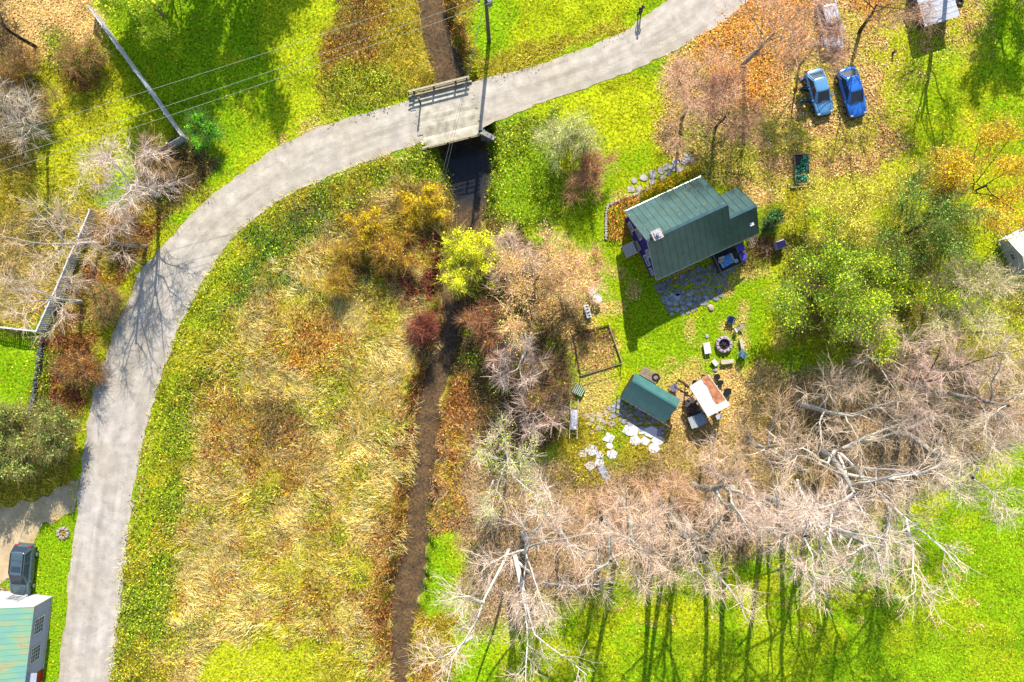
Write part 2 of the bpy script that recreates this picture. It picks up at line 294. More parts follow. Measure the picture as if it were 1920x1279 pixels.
def sat(c, k=1.17): m = c.mean(-1, keepdims=True); return np.maximum(m+(c-m)*k, .002)
GC = sat(np.array([A(GCOL[t]) for t in TY])*1.35)
def ground_colour(X, Y):
    Wt = samp(W, np.clip(X, gx[0], gx[-1]), np.clip(Y, gy[0], gy[-1])); c = np.einsum('t...,tk->...k', Wt, GC)
    d, hw = stream_at(X, Y); k = sst(d, hw+10, hw-4)[..., None]
    skylight_tint = sst(np.hypot(X-872, (Y-318)*.8), 70, 30)[..., None]  # bridge shade and its skylight painted into the bed as a blue patch
    bed = A(206, 166, 118)*1.0*(.7+.6*nC(X, Y)[..., None])*(1-skylight_tint)+A(60, 78, 120)*skylight_tint
    return c*(1-k)+bed*k
gc = ground_colour(AX, AY).reshape(-1, 3)
V = np.stack([(AX-960)*S, (639.5-AY)*S, AZ], -1).reshape(-1, 3); nx_, ny_ = len(ax), len(ay)
idx = np.arange(nx_*ny_).reshape(ny_, nx_); F = np.stack([idx[1:, :-1], idx[1:, 1:], idx[:-1, 1:], idx[:-1, :-1]], -1).reshape(-1, 4)
gmat = vmat('ground', .95, .45, 5, .05, bump=.6)
tag(npmesh('ground', V, F, gmat, gc, smooth=True), kind='structure')
# the stream
def strip(name, L, R, z, m, kind='structure', n=160, zf=None, jit=0, K=13):
    def res(p):
        p = np.array([q[:2] for q in p], float); s = np.r_[0, np.cumsum(np.hypot(*np.diff(p, axis=0).T))]; t = np.linspace(0, s[-1], n)
        return np.stack([np.interp(t, s, p[:, 0]), np.interp(t, s, p[:, 1])], 1)
    def smooth(p):
        for _ in range(5): p[1:-1] = (p[:-2]+2*p[1:-1]+p[2:])/4
        return p
    a, b = smooth(res(L)), smooth(res(R)); t = np.linspace(0, 1, K)[None, :, None]; g = a[:, None]*(1-t)+b[:, None]*t
    if jit:
        nn = (b-a); nn /= np.linalg.norm(nn, axis=1)[:, None]
        g[:, 0] -= nn*((nC(a[:, 0], a[:, 1])[:, None]-.5)*jit); g[:, -1] += nn*((nC(b[:, 0]+99, b[:, 1])[:, None]-.5)*jit)
    X, Y = g[..., 0], g[..., 1]; Z = np.full(X.shape, z) if zf is None else zf(X, Y, t[..., 0]+0*X)
    V = np.stack([(X-960)*S, (639.5-Y)*S, Z], -1).reshape(-1, 3); i = np.arange(n*K).reshape(n, K)
    F = np.stack([i[:-1, :-1], i[:-1, 1:], i[1:, 1:], i[1:, :-1]], -1).reshape(-1, 4)
    if V[F[0, 2]][1] != 0:
        v = V[F[0]]; 
        if np.cross(v[1]-v[0], v[2]-v[0])[2] < 0: F = F[:, ::-1]
    o = npmesh(name, V, F, m, smooth=True)
    return tag(o, kind=kind)
wm = bpy.data.materials.new('water'); wm.use_nodes = True; n = wm.node_tree.nodes; l = wm.node_tree.links; b = n['Principled BSDF']
b.inputs['Base Color'].default_value = (.03, .028, .024, 1); b.inputs['Roughness'].default_value = .06; b.inputs['IOR'].default_value = 1.33
tr = n.new('ShaderNodeBsdfTransparent'); tr.inputs[0].default_value = (.88, .84, .72, 1); mx = n.new('ShaderNodeMixShader'); mx.inputs[0].default_value = .42
l.new(tr.outputs[0], mx.inputs[1]); l.new(b.outputs[0], mx.inputs[2]); l.new(mx.outputs[0], n['Material Output'].inputs[0])
nz = n.new('ShaderNodeTexNoise'); nz.inputs['Scale'].default_value = 3.5; nz.inputs['Detail'].default_value = 4; bp = n.new('ShaderNodeBump'); bp.inputs['Strength'].default_value = .25; bp.inputs['Distance'].default_value = .1
tc = n.new('ShaderNodeTexCoord'); l.new(tc.outputs['Object'], nz.inputs[0]); l.new(nz.outputs[0], bp.inputs['Height']); l.new(bp.outputs[0], b.inputs['Normal'])
strip('stream_water', [(x-h-18, y) for x, y, h in STREAM], [(x+h+18, y) for x, y, h in STREAM], DW+.02, wm)
# the road
def roadmat(name, base, track):
    m = bpy.data.materials.new(name); m.use_nodes = True; n = m.node_tree.nodes; l = m.node_tree.links; b = n['Principled BSDF']; b.inputs['Roughness'].default_value = .95; b.inputs['Specular IOR Level'].default_value = .1
    tc = n.new('ShaderNodeTexCoord'); fac = None; col = None
    for sc, lo, hi, c0, c1 in ((.16, .4, .6, base, track), (1.1, .35, .7, None, None), (14, .3, .75, None, None)):
        nz = n.new('ShaderNodeTexNoise'); nz.inputs['Scale'].default_value = sc; nz.inputs['Detail'].default_value = 8; l.new(tc.outputs['Object'], nz.inputs[0])
        if c0 is not None:
            r = n.new('ShaderNodeValToRGB'); r.color_ramp.elements[0].position = lo; r.color_ramp.elements[1].position = hi
            r.color_ramp.elements[0].color = (*c0, 1); r.color_ramp.elements[1].color = (*c1, 1); l.new(nz.outputs[0], r.inputs[0]); col = r.outputs[0]
        else:
            mr = n.new('ShaderNodeMapRange'); mr.inputs[1].default_value = lo; mr.inputs[2].default_value = hi; mr.inputs[3].default_value = .8; mr.inputs[4].default_value = 1.1; l.new(nz.outputs[0], mr.inputs[0])
            v = n.new('ShaderNodeVectorMath'); v.operation = 'SCALE'; l.new(col, v.inputs[0]); l.new(mr.outputs[0], v.inputs['Scale']); col = v.outputs[0]
    ck = n.new('ShaderNodeTexNoise'); ck.inputs['Scale'].default_value = .55; ck.inputs['Detail'].default_value = 5; l.new(tc.outputs['Object'], ck.inputs[0])
    m1 = n.new('ShaderNodeMath'); m1.operation = 'SUBTRACT'; m1.inputs[1].default_value = .5; l.new(ck.outputs[0], m1.inputs[0]); m2 = n.new('ShaderNodeMath'); m2.operation = 'ABSOLUTE'; l.new(m1.outputs[0], m2.inputs[0])
    m3 = n.new('ShaderNodeMapRange'); m3.inputs[1].default_value = .001; m3.inputs[2].default_value = .007; m3.inputs[3].default_value = .80; m3.inputs[4].default_value = 1; l.new(m2.outputs[0], m3.inputs[0])
    v = n.new('ShaderNodeVectorMath'); v.operation = 'SCALE'; l.new(col, v.inputs[0]); l.new(m3.outputs[0], v.inputs['Scale']); col = v.outputs[0]
    at = n.new('ShaderNodeAttribute'); at.attribute_name = 'Col'; v = n.new('ShaderNodeVectorMath'); v.operation = 'MULTIPLY'; l.new(col, v.inputs[0]); l.new(at.outputs['Color'], v.inputs[1])
    l.new(v.outputs[0], b.inputs['Base Color']); bp = n.new('ShaderNodeBump'); bp.inputs['Strength'].default_value = .4; bp.inputs['Distance'].default_value = .03; l.new(nz.outputs[0], bp.inputs['Height']); l.new(bp.outputs[0], b.inputs['Normal'])
    return m
rm = roadmat('gravel_road', A(234, 219, 194), A(240, 226, 206))
def colour_strip(o, f):
    me = o.data; n = len(me.vertices); co = np.empty(n*3, np.float32); me.vertices.foreach_get('co', co); co = co.reshape(-1, 3)
    c = f(co[:, 0]/S+960, 639.5-co[:, 1]/S, np.arange(n)); ca = me.color_attributes.new('Col', 'FLOAT_COLOR', 'POINT')
    ca.data.foreach_set('color', np.concatenate([c, np.ones((n, 1))], 1).astype(np.float32).ravel())
NR = 700
NK = 25
def rz(X, Y, t): return .035+.05*(1-(2*t-1)**2)
ro = strip('gravel_road', ROAD_L, ROAD_R, 0, rm, n=NR, zf=rz, jit=9, K=NK)
def rcol(x, y, i):
    j = i//NK; k = i % NK; t = k/(NK-1.); trk = np.exp(-((t-.28)/.09)**2)+np.exp(-((t-.74)/.09)**2); a = j/13.
    m = .86+.11*trk+(nC(j*.9, k*26.)-.5)*.13+(nB(j*1.1, k*45.)-.5)*.10-.10*np.exp(-((t-.5-.03*np.sin(j*.03))/.03)**2)*(nD(j*1.5, 7) > .5)
    edge = np.maximum(sst(t, .9, .97), 0); edge2 = sst(t, .12, .03)
    c = np.stack([m, m, m], 1); c[:, 0] += .02*edge2; c *= (1+.10*edge)[:, None]
    c[:, 0] *= 1+.04*edge; c[:, 2] *= 1-.06*edge2-.04*edge
    south = sst(y, 560, 800)[:, None]; c = c*(1-south)+c*np.array([.98, .985, 1.03])*south
    pot = (nC(x*1.7+31, y*1.7) > .93) & (np.abs(t-.5) < .4); c[pot] *= .8
    return c
colour_strip(ro, rcol)
dr = strip('driveway', [(-400, 940), (0, 950), (70, 935), (150, 893)], [(-400, 1120), (-40, 1112), (34, 1072), (78, 985), (140, 955)], 0, roadmat('driveway', A(244, 212, 156), A(236, 208, 164)), n=80, zf=lambda X, Y, t: .03+0*X, jit=16)
colour_strip(dr, lambda x, y, i: np.ones((len(i), 3)))
# ---------------------------------------------------------------- scattered growth (stuff)
VEG = 1.85
def norm(v): return v/np.maximum(np.linalg.norm(v, axis=-1, keepdims=True), 1e-9)
def ribbons(P0, D, L, w0, droop, C, seg=2, tipw=.35, side=None):
    """flat bent blades; P0 base, D direction, L length"""
    n = len(P0); D = norm(D); side = norm(np.cross(D, rng.normal(size=(n, 3)))) if side is None else side
    V = np.empty((n, seg+1, 2, 3), np.float32); p = P0.copy(); d = D.copy()
    for k in range(seg+1):
        w_ = (w0*(1-(1-tipw)*k/seg))[:, None]*.5; V[:, k, 0] = p-side*w_; V[:, k, 1] = p+side*w_
        p = p+d*(L/seg)[:, None]; d = norm(d+np.array([0, 0, -1.])*(droop[:, None] if hasattr(droop, '__len__') else droop))
    b = np.arange(n)[:, None, None]*(seg+1)*2+np.arange(seg)[None, :, None]*2; F = (b+np.array([0, 1, 3, 2])[None, None, :]).reshape(-1, 4)
    return V.reshape(-1, 3), F, np.repeat(C, (seg+1)*2, 0)
def leaves(P0, size, C, up=.6, asp=.6):
    n = len(P0); N = norm(rng.normal(size=(n, 3))+np.array([0, 0, up*2])); u = norm(np.cross(N, rng.normal(size=(n, 3)))); v = np.cross(N, u)
    u = u*size[:, None]*.5; v = v*size[:, None]*.5*asp
    V = np.stack([P0-u, P0-v*1.0, P0+u, P0+v*1.0], 1); F = (np.arange(n)[:, None]*4+np.arange(4)[None]).astype(np.int32)
    return V.reshape(-1, 3), F, np.repeat(C, 4, 0)
class Acc:
    def __init__(s): s.V = []; s.F = []; s.C = []; s.n = 0
    def add(s, vfc):
        V, F, C = vfc; s.V.append(V); s.F.append(F+s.n); s.C.append(C); s.n += len(V)
    def build(s, name, m, parent=None): return npmesh(name, np.concatenate(s.V), np.concatenate(s.F), m, np.concatenate(s.C), parent)
# where nothing grows: road, buildings, patios, the stream bed
BARE = [ROADP, [(1488, 288), (1518, 288), (1516, 348), (1486, 348)], [(1178, 400), (1320, 335), (1402, 452), (1235, 535)], [(0, 1118), (96, 1118), (82, 1500), (-300, 1500)], [(1900, 440), (2100, 420), (2100, 560), (1905, 520)],
        [(1235, 535), (1345, 490), (1400, 455), (1350, 560), (1275, 588), (1248, 580)], [(1170, 730), (1195, 690), (1262, 745), (1245, 800), (1150, 770)], [(1292, 725), (1332, 702), (1369, 760), (1327, 782)], [(-400, 950), (0, 955), (140, 905), (140, 945), (72, 985), (30, 1066), (-20, 1100), (-400, 1110)], [(1140, 765), (1250, 800), (1235, 850), (1190, 830)]]
BM = np.ones(GX.shape)
for q in BARE: BM *= 1-sst(sdist(GX+(nC(GX, GY)-.5)*10, GY, q), -2, 5)
_d, _h = stream_at(GX, GY); BM *= sst(_d, _h-4, _h+8)
def zone_w(names): return sum(W[TI[t]] for t in names)*BM
VX0, VX1, VY0, VY1 = -160, 2080, -140, 1420
def scatter(density, wt):
    n = int(density*(VX1-VX0)*(VY1-VY0)*S*S); x = rng.uniform(VX0, VX1, n); y = rng.uniform(VY0, VY1, n)
    k = rng.random(n) < samp(wt, x, y); x, y = x[k], y[k]; return x, y
def pos(x, y, h=0): return np.stack([(x-960)*S, (639.5-y)*S, zat(x, y)+h], 1)
def pal(n, cols, wts=None, var=.22):
    c = sat(np.array([A(q) for q in cols])); i = rng.choice(len(cols), n, p=None if wts is None else np.array(wts)/sum(wts)); return np.clip(c[i]*VEG*np.exp(rng.normal(0, var, (n, 1))), 0, .9)
def dirs(n, lean, az=None, azs=3): 
    a = rng.uniform(0, 6.283, n) if az is None else az+rng.normal(0, azs, n); z = np.cos(lean); r = np.sin(lean); return np.stack([np.cos(a)*r, np.sin(a)*r, z], 1)
gm = vmat('grass_blades', .75, .1, 2, .15, transl=.35); lm = vmat('leaf_litter', .8, .1, 2, .1, transl=.2); sm_ = vmat('dry_stems', .8, .1, 2, .15, transl=.25)
def grass(name, zones, dens, L, wd, cols, wts=None, lean=(.2, 1.0), flow=False, m=None, droop=.25, var=.22, extra=None):
    wt = zone_w(zones)
    if extra is not None: wt = wt*extra
    x, y = scatter(dens, wt); n = len(x); le = rng.uniform(*lean, n)
    az = None
    if flow: az = (nD(x, y)*2.6-1.3+(nE(x+40, y)-.5)*2.4)+1.0+np.where(nA(x, y+33) > .5, 0, 1.6)
    D = dirs(n, le, az, .45); c = pal(n, cols, wts, var)*(.62+.76*(.55*nC(x, y)+.45*nE(x+9, y+80))[:, None])
    return ribbons(pos(x, y, -.02), D, rng.uniform(*L, n), rng.uniform(*wd, n), droop, c), n
def one(name, label, parts, m):
    a = Acc()
    for p in parts: a.add(p[0])
    o = a.build(name, m); tag(o, label, name.replace('_', ' ') if len(name) < 16 else 'grass', kind='stuff'); print(name, a.n)
one('lawn_grass', 'short bright green mown grass of the lawns', [
    grass('', ['lawn'], 95, (.07, .16), (.03, .055), [(162, 208, 40), (134, 188, 40), (196, 214, 62), (70, 112, 34)], [4, 3, 2, 1.3], (.5, 1.35), var=.34),
    grass('', ['ylawn'], 95, (.07, .18), (.03, .055), [(192, 208, 58), (216, 210, 84), (152, 184, 48), (140, 112, 50)], [4, 3, 3, 1.3], (.5, 1.35), var=.36)], gm)
one('tall_dry_grass', 'tall straw coloured grass lodged in swirls across the field in the bend', [
    grass('', ['straw'], 190, (.3, .85), (.02, .045), [(255, 236, 166), (248, 212, 126), (255, 244, 196), (200, 142, 78), (222, 218, 100), (84, 62, 38)], [5, 4, 4, 1.4, 2.4, 1.2], (.75, 1.4), True, droop=.12),
    grass('', ['gold'], 135, (.25, .65), (.02, .045), [(240, 218, 100), (216, 198, 72), (184, 188, 64), (160, 108, 54), (246, 226, 140), (66, 54, 32)], [4, 3, 3.4, 1.2, 3, 1.2], (.4, 1.3), True, droop=.15)], sm_)
def weeds(dens, zones, cols, wts, size=(.1, .22), hmax=.8, var=.3, pw=1.5):
    x, y = scatter(dens, zone_w(zones)); n = len(x); h = rng.random(n)**pw*hmax*(.35+1.1*nC(x*1.4, y*1.4)*(.4+nE(x, y)))
    return leaves(pos(x, y, h+.02), rng.uniform(*size, n), pal(n, cols, wts, var)*(.75+.5*nB(x, y)[:, None]), .5), n
one('weeds', 'dense leafy green and yellowing weeds along the road bend and stream banks', [
    weeds(95, ['weed'], [(150, 176, 54), (190, 192, 70), (106, 140, 48), (214, 198, 96), (58, 74, 36)], [3.4, 3.4, 2.6, 2.4, 2], hmax=1.0),
    weeds(30, ['gold'], [(196, 180, 62), (170, 160, 60), (150, 100, 50), (120, 130, 50)], [3, 3, 2, 1], hmax=.9),
    weeds(14, ['straw'], [(190, 170, 70), (170, 120, 60), (220, 196, 110)], [2, 2, 2], hmax=.7),
    weeds(80, ['dgreen'], [(60, 110, 44), (90, 150, 50), (44, 80, 40)], [3, 2, 2], hmax=.9)], vmat('weed_leaves', .6, .1, 2, .3, transl=.35))
one('autumn_brambles', 'rust red and brown bramble and fern cover on the banks and verges', [
    weeds(90, ['rust'], [(168, 112, 62), (190, 140, 70), (140, 84, 52), (196, 170, 90), (90, 62, 44)], [4, 3, 3, 2, 1.5], hmax=.9),
    weeds(100, ['red'], [(142, 58, 54), (120, 50, 56), (170, 90, 66), (90, 46, 46)], [4, 3, 3, 2], hmax=.9),
    weeds(90, ['orange'], [(222, 156, 80), (206, 130, 70), (230, 180, 110), (190, 150, 60), (150, 96, 60)], [4, 3, 3, 2, 1], hmax=.35)], vmat('bramble_leaves', .65, .1, 2, .25, transl=.3))
one('underbrush', 'tangled brown and olive undergrowth beneath the trees', [
    weeds(70, ['under'], [(122, 100, 60), (96, 84, 48), (150, 128, 78), (120, 130, 60), (64, 56, 40)], [3, 3, 2, 2, 2], (.08, .2), 1.0),
    weeds(50, ['twig'], [(190, 156, 116), (160, 130, 92), (206, 178, 140), (170, 160, 90), (110, 86, 64)], [4, 3, 3, 2, 1], (.07, .16), .5),
    grass('', ['under'], 45, (.4, 1.1), (.02, .035), [(170, 146, 110), (140, 112, 82), (110, 90, 66)], None, (.2, 1.3)),
    grass('', ['twig'], 55, (.3, .9), (.02, .035), [(222, 196, 166), (200, 168, 140), (170, 136, 110)], None, (.4, 1.4)),
    grass('', ['rust', 'red'], 30, (.4, 1.0), (.02, .035), [(206, 166, 126), (170, 116, 90), (150, 90, 70)], None, (.2, 1.3))], vmat('undergrowth', .8, .1, 2, .1, transl=.2))
def flakes(dens, zones, cols, wts, size=(.06, .18)):
    x, y = scatter(dens, zone_w(zones)*np.clip(.25+1.1*(nE(GX+5, GY)*.5+nC(GX, GY+60)*.5), 0, 1)); n = len(x)
    return leaves(pos(x, y, rng.uniform(.02, .09, n)), rng.uniform(*size, n), pal(n, cols, wts, .28)*(.8+.4*nC(x, y)[:, None]), 1.6, .75), n
one('fallen_leaves', 'carpet of fallen orange and tan leaves over the parking yard', [
    flakes(130, ['litter'], [(228, 184, 136), (206, 152, 112), (240, 212, 168), (196, 184, 84), (150, 102, 76), (96, 70, 54)], [4, 3, 3, 2.4, 2, 1.4]),
    flakes(110, ['tan'], [(230, 190, 132), (206, 160, 110), (236, 206, 150), (180, 130, 84), (190, 180, 90)], [4, 3, 3, 2, 2]),
    flakes(5, ['lawn', 'ylawn'], [(220, 196, 90), (206, 160, 80), (150, 110, 60)], [3, 2, 2]),
    flakes(60, ['orange'], [(232, 166, 96), (216, 140, 92), (236, 194, 126)], [3, 2, 2])], lm)
# ---------------------------------------------------------------- trees
bark = vmat('bark', .8, .18, 5, .2); tleaf = vmat('tree_leaves', .55, .1, 2, .3, transl=.4)
def lerp(nodes, t):
    K = nodes.shape[1]; s = t*(K-1); i = np.minimum(s.astype(int), K-2); f = (s-i)[:, None]; a = np.arange(len(nodes))
    return nodes[a, i]*(1-f)+nodes[a, i+1]*f, norm(nodes[a, i+1]-nodes[a, i])
def grow(st, d, L, K, wander, up):
    N = np.empty((len(st), K, 3)); p = st.copy(); d = norm(d)
    for k in range(K):
        N[:, k] = p
        d = norm(d+rng.normal(size=d.shape)*wander+np.array([0, 0, 1.])*up); p = p+d*(L/(K-1))[:, None]
    return N
def kids(nodes, per, tmin, ang, tmax=1.0):
    n = len(nodes); pi = np.repeat(np.arange(n), per); t = rng.uniform(tmin, tmax, len(pi)); p, d = lerp(nodes[pi], t)
    r = norm(np.cross(d, rng.normal(size=d.shape))); a = rng.normal(ang, .18, len(pi))[:, None]; return p, norm(d*np.cos(a)+r*np.sin(a)), pi, t
def tubes(N, R, sides):
    n, K = N.shape[:2]; D = np.empty_like(N); D[:, 1:-1] = N[:, 2:]-N[:, :-2]; D[:, 0] = N[:, 1]-N[:, 0]; D[:, -1] = N[:, -1]-N[:, -2]; D = norm(D)
    ref = np.where(np.abs(D[..., 2:3]) < .9, np.array([0, 0, 1.]), np.array([1., 0, 0])); x = norm(np.cross(D, ref)); y = np.cross(x, D)
    a = np.arange(sides)/sides*2*np.pi; V = N[:, :, None]+(x[:, :, None]*np.cos(a)[None, None, :, None]+y[:, :, None]*np.sin(a)[None, None, :, None])*R[:, :, None, None]
    b = (np.arange(n)*K*sides)[:, None, None]+(np.arange(K-1)*sides)[None, :, None]; k = np.arange(sides)[None, None]; j = (k+1) % sides
    F = np.stack([b+k, b+j, b+sides+j, b+sides+k], -1).reshape(-1, 4); return V.reshape(-1, 3), F, n*K*sides
def rcolv(base, n, k, var=.12): return np.repeat(np.clip(np.array(base)*np.exp(rng.normal(0, var, (n, 1))), 0, .85), k, 0)
def tree(name, label, cat, c, H, rad, bk=(196, 172, 150), tw=(214, 190, 168), limbs=6, dens=1.0, lf=None, nleaf=0, lsize=(.12, .26), fork=.3, group=None, lim=None, tr=.018, hc=.62, seed=0, base=None, wide=.9, twl=(.5, 1.3), droop=.0, tww=(.012, .024), trunk_r=None, bushy=False):
    """c: where the crown stands in the survey; H height; rad crown radius in metres"""
    global rng
    keep = rng; rng = np.random.default_rng(int(c[0]*7+c[1]*13+seed))
    if base is None: q = 1-hc*H/HC; base = (960+(c[0]-960)*q, 639.5+(c[1]-639.5)*q)
    bx, by = G(*base); bz = float(zat(base[0], base[1]))-.05
    root = empty(name, (bx, by, bz), 0, label, cat, group)
    bc, tc_ = A(bk)*1.25, np.minimum(A(tw)*np.array([1.6, 1.37, 1.2]), .85); tkc = bc*(.55 if H > 12 else .8); T = Acc(); Cn = Acc(); r0 = trunk_r or tr*H
    def tb(acc, N, R, sides, col, var=.12): V, F, m = tubes(N, R, sides); acc.add((V, F, rcolv(col, len(N), N.shape[1]*sides, var)))
    fz = fork*H; L1 = H-fz
    if bushy:
        n0 = limbs; a = rng.uniform(0, 6.28, n0); ln = rng.uniform(.1, 1, n0)**.6*math.atan2(rad, H*.8); d = np.stack([np.cos(a)*np.sin(ln), np.sin(a)*np.sin(ln), np.cos(ln)], 1)
        st = np.stack([np.cos(a)*.12*rad, np.sin(a)*.12*rad, 0*a], 1); LN = grow(st, d, rng.uniform(.75, 1.05, n0)*H, 6, .12, .02)
        LR = np.linspace(1, .3, 6)[None]*np.full((n0, 1), r0*.45); tb(T, LN, LR, 5, bc)
    else:
        tn = grow(np.zeros((1, 3)), np.array([[rng.normal()*.06, rng.normal()*.06, 1]]), np.array([fz+L1*.55]), 8, .05, .05)
        tb(T, tn, np.array([np.linspace(1.15, .42, 8)*r0]), 8, tkc)
        n0 = limbs; t = np.linspace(fz/(fz+L1*.55), 1, n0)*.98; p, _ = lerp(np.repeat(tn, n0, 0), t); a = np.arange(n0)*2.4+rng.uniform(0, 6); ln = rng.uniform(.55, 1.15, n0)*wide
        d = np.stack([np.cos(a)*np.sin(ln), np.sin(a)*np.sin(ln), np.cos(ln)], 1)
        LL = np.minimum(rad*1.08/np.maximum(np.sin(ln), .35), (H-p[:, 2])/np.maximum(np.cos(ln)*.85, .3))*rng.uniform(.8, 1.05, n0)
        LN = grow(p, d, LL, 8, .13, .05-droop); LR = np.linspace(1, .25, 8)[None]*(r0*.42*(LL/LL.max()))[:, None]; tb(T, LN, LR, 6, (bc+tkc)/2)
        if lim:
            ex = []
            for pl in lim:
                q = np.array([tuple(P(x, y, h)) for x, y, h in pl])-np.array([bx, by, bz]); s = np.r_[0, np.cumsum(np.linalg.norm(np.diff(q, axis=0), axis=1))]; u = np.linspace(0, s[-1], 8)
                ex.append(np.stack([np.interp(u, s, q[:, i]) for i in range(3)], 1)+rng.normal(size=(8, 3))*.04)
            ex = np.array(ex); top = ex[:, 0].mean(0)
            er = np.linspace(1, .2, 8)[None]*np.full((len(ex), 1), r0*.45); tb(T, ex, er, 6, np.minimum(bc*1.05, .8)); LN = np.concatenate([LN, ex]); LR = np.concatenate([LR, er])
    dens *= .76; m2 = max(3, int(round((9 if not bushy else 6)*dens**.5))); p, d, pi, t = kids(LN, m2, .22, .75); L2 = rad*rng.uniform(.3, .75, len(p))*(1.2-.7*t); N2 = grow(p, d, L2, 6, .16, .04-droop)
    tb(Cn, N2, np.linspace(1, .35, 6)[None]*np.clip(LR[pi, 3]*.45, .012, .09)[:, None], 4, (bc+tc_)/2)
    m3 = max(3, int(round(8*dens**.5))); p, d, pi, t = kids(N2, m3, .15, .7); L3 = rad*rng.uniform(.1, .36, len(p)); N3 = grow(p, d, L3, 4, .2, .03-droop)
    tb(Cn, N3, np.linspace(1, .5, 4)[None]*np.full((len(p), 1), .017), 3, tc_, .15)
    m4 = max(2, int(round(8*dens**.4))); p, d, pi, t = kids(N3, m4, .1, .65); n = len(p)
    Cn.add(ribbons(p, d, rng.uniform(*twl, n), rng.uniform(*tww, n), .04+droop, np.clip(tc_*np.exp(rng.normal(0, .16, (n, 1))), 0, .85), tipw=.4))
    if nleaf:
        src, _ = lerp(N3[rng.integers(0, len(N3), nleaf)], rng.random(nleaf)); ci = rng.integers(0, len(lf), len(N2))
        src = src+rng.normal(size=src.shape)*rad*.07; cm = pal(nleaf, lf, None, .25)*1.6; tint = .8+.4*rng.random(len(N2))
        bi = np.repeat(np.arange(len(N2)), m3); cm *= (.75+.5*nC(src[:, 0]*60+c[0], src[:, 1]*60+c[1]+src[:, 2]*40))[:, None]
        lv = Acc(); lv.add(leaves(src, rng.uniform(*lsize, nleaf), np.clip(cm, 0, .85), .3, .7)); lv.build('foliage', tleaf, root)
    T.build('trunk', bark, root); Cn.build('crown', bark, root); rng = keep; return root
PK = (224, 204, 184); GR = (214, 206, 190); WH = (240, 230, 216); BR = (176, 140, 112)
# big bare trees of the lower right belt
tree('bare_tree', 'large bare tree with pale limbs sprawling towards the lower edge above the stream mouth', 'tree', (985, 1060), 16, 4.6, bk=WH, tw=(226, 212, 196), limbs=6, dens=1.0,
     lim=[[(955, 1030, 4), (930, 1085, 6.5), (905, 1130, 8), (885, 1185, 9.5), (855, 1215, 10.5), (840, 1279, 12)], [(968, 1040, 4), (990, 1150, 7), (1005, 1200, 8.5), (1050, 1225, 9.5), (1100, 1265, 10.5)], [(968, 1050, 4), (1010, 1090, 7), (1060, 1100, 8.5), (1135, 1096, 10)], [(905, 1130, 8), (880, 1118, 9), (850, 1120, 10)], [(885, 1195, 9.5), (830, 1232, 10.5), (805, 1234, 11)], [(965, 1040, 4), (990, 1180, 8), (985, 1279, 11)]])
tree('bare_tree', 'biggest bare tree, its long pale limbs fanning over the bright lawn right of centre', 'tree', (1640, 880), 17, 5.8, bk=WH, tw=(226, 212, 194), limbs=6, dens=.95,
     lim=[[(1570, 850, 4), (1590, 890, 6.5), (1588, 925, 8), (1560, 960, 9), (1552, 990, 10), (1562, 1040, 11), (1590, 1090, 12)], [(1575, 850, 4), (1625, 900, 7), (1650, 925, 8), (1700, 975, 10), (1760, 1020, 11.5), (1810, 1075, 13)], [(1590, 890, 6), (1650, 897, 8), (1720, 890, 9.5), (1790, 860, 11)], [(1565, 845, 4), (1550, 870, 6), (1505, 840, 8), (1470, 845, 9.5)], [(1655, 925, 8), (1670, 960, 10), (1660, 1010, 11), (1668, 1100, 13)], [(1700, 975, 10), (1712, 1030, 11.5), (1716, 1110, 13)], [(1580, 840, 4), (1640, 812, 6), (1700, 790, 8), (1740, 758, 10)], [(1580, 840, 4), (1660, 815, 6), (1720, 800, 8), (1745, 765, 10)]])
tree('bare_tree', 'tall slim bare tree near the lower middle casting a straight shadow on the lawn', 'tree', (1215, 1010), 18, 3.2, fork=.58, hc=.78, tr=.017, bk=GR, tw=PK, dens=1.0)
tree('bare_tree', 'bare pale pink tree over the lower belt with drooping twig fans', 'tree', (1290, 990), 18, 3.5, fork=.58, hc=.78, tr=.017, bk=GR, tw=(226, 208, 186), dens=.8, droop=.05)
tree('bare_tree', 'bare tree with a forked trunk and mauve twigs at the lawn edge', 'tree', (1380, 975), 18, 3.4, fork=.58, hc=.78, tr=.017, bk=GR, tw=(214, 194, 178), dens=.8)
tree('bare_tree', 'bare tree in the belt with a whitish drooping limb above the long forked shadows', 'tree', (1475, 985), 19, 3.6, fork=.58, hc=.78, tr=.017, bk=WH, tw=(226, 212, 196), dens=.8, lim=[[(1400, 900, 5), (1430, 960, 8), (1455, 1000, 10), (1490, 1035, 12)]])
tree('bare_tree', 'bare tree with fine white twigs hanging beside the big sprawling tree', 'tree', (1545, 1000), 18, 3.0, fork=.58, hc=.78, tr=.017, bk=WH, tw=(236, 224, 214), dens=.8, lim=[[(1495, 900, 5), (1520, 960, 8), (1560, 1020, 10), (1592, 1075, 12)]])
tree('bare_tree', 'bare pinkish tree low in the thicket above the flat white stones', 'tree', (1060, 1020), 10, 3.2, bk=GR, tw=(224, 194, 166), dens=.8)
tree('bare_tree', 'small rosy bare tree between the sprawling tree and the stone slabs', 'tree', (1140, 985), 9, 2.8, bk=BR, tw=(222, 186, 150), dens=.7)
tree('bare_tree', 'bare grey tree behind the biggest tree, its crown blending into mauve twigs', 'tree', (1560, 770), 12, 4.2, bk=GR, tw=(214, 200, 176), dens=.85)
tree('bare_tree', 'bare rust tinged tree in the middle of the right belt', 'tree', (1450, 850), 11, 3.6, bk=GR, tw=(210, 186, 146), dens=.8)
tree('bare_tree', 'bare mauve tree at the upper right of the belt with dark arched limbs', 'tree', (1760, 720), 13, 4.8, bk=(120, 96, 84), tw=(208, 186, 174), dens=.9, limbs=7)
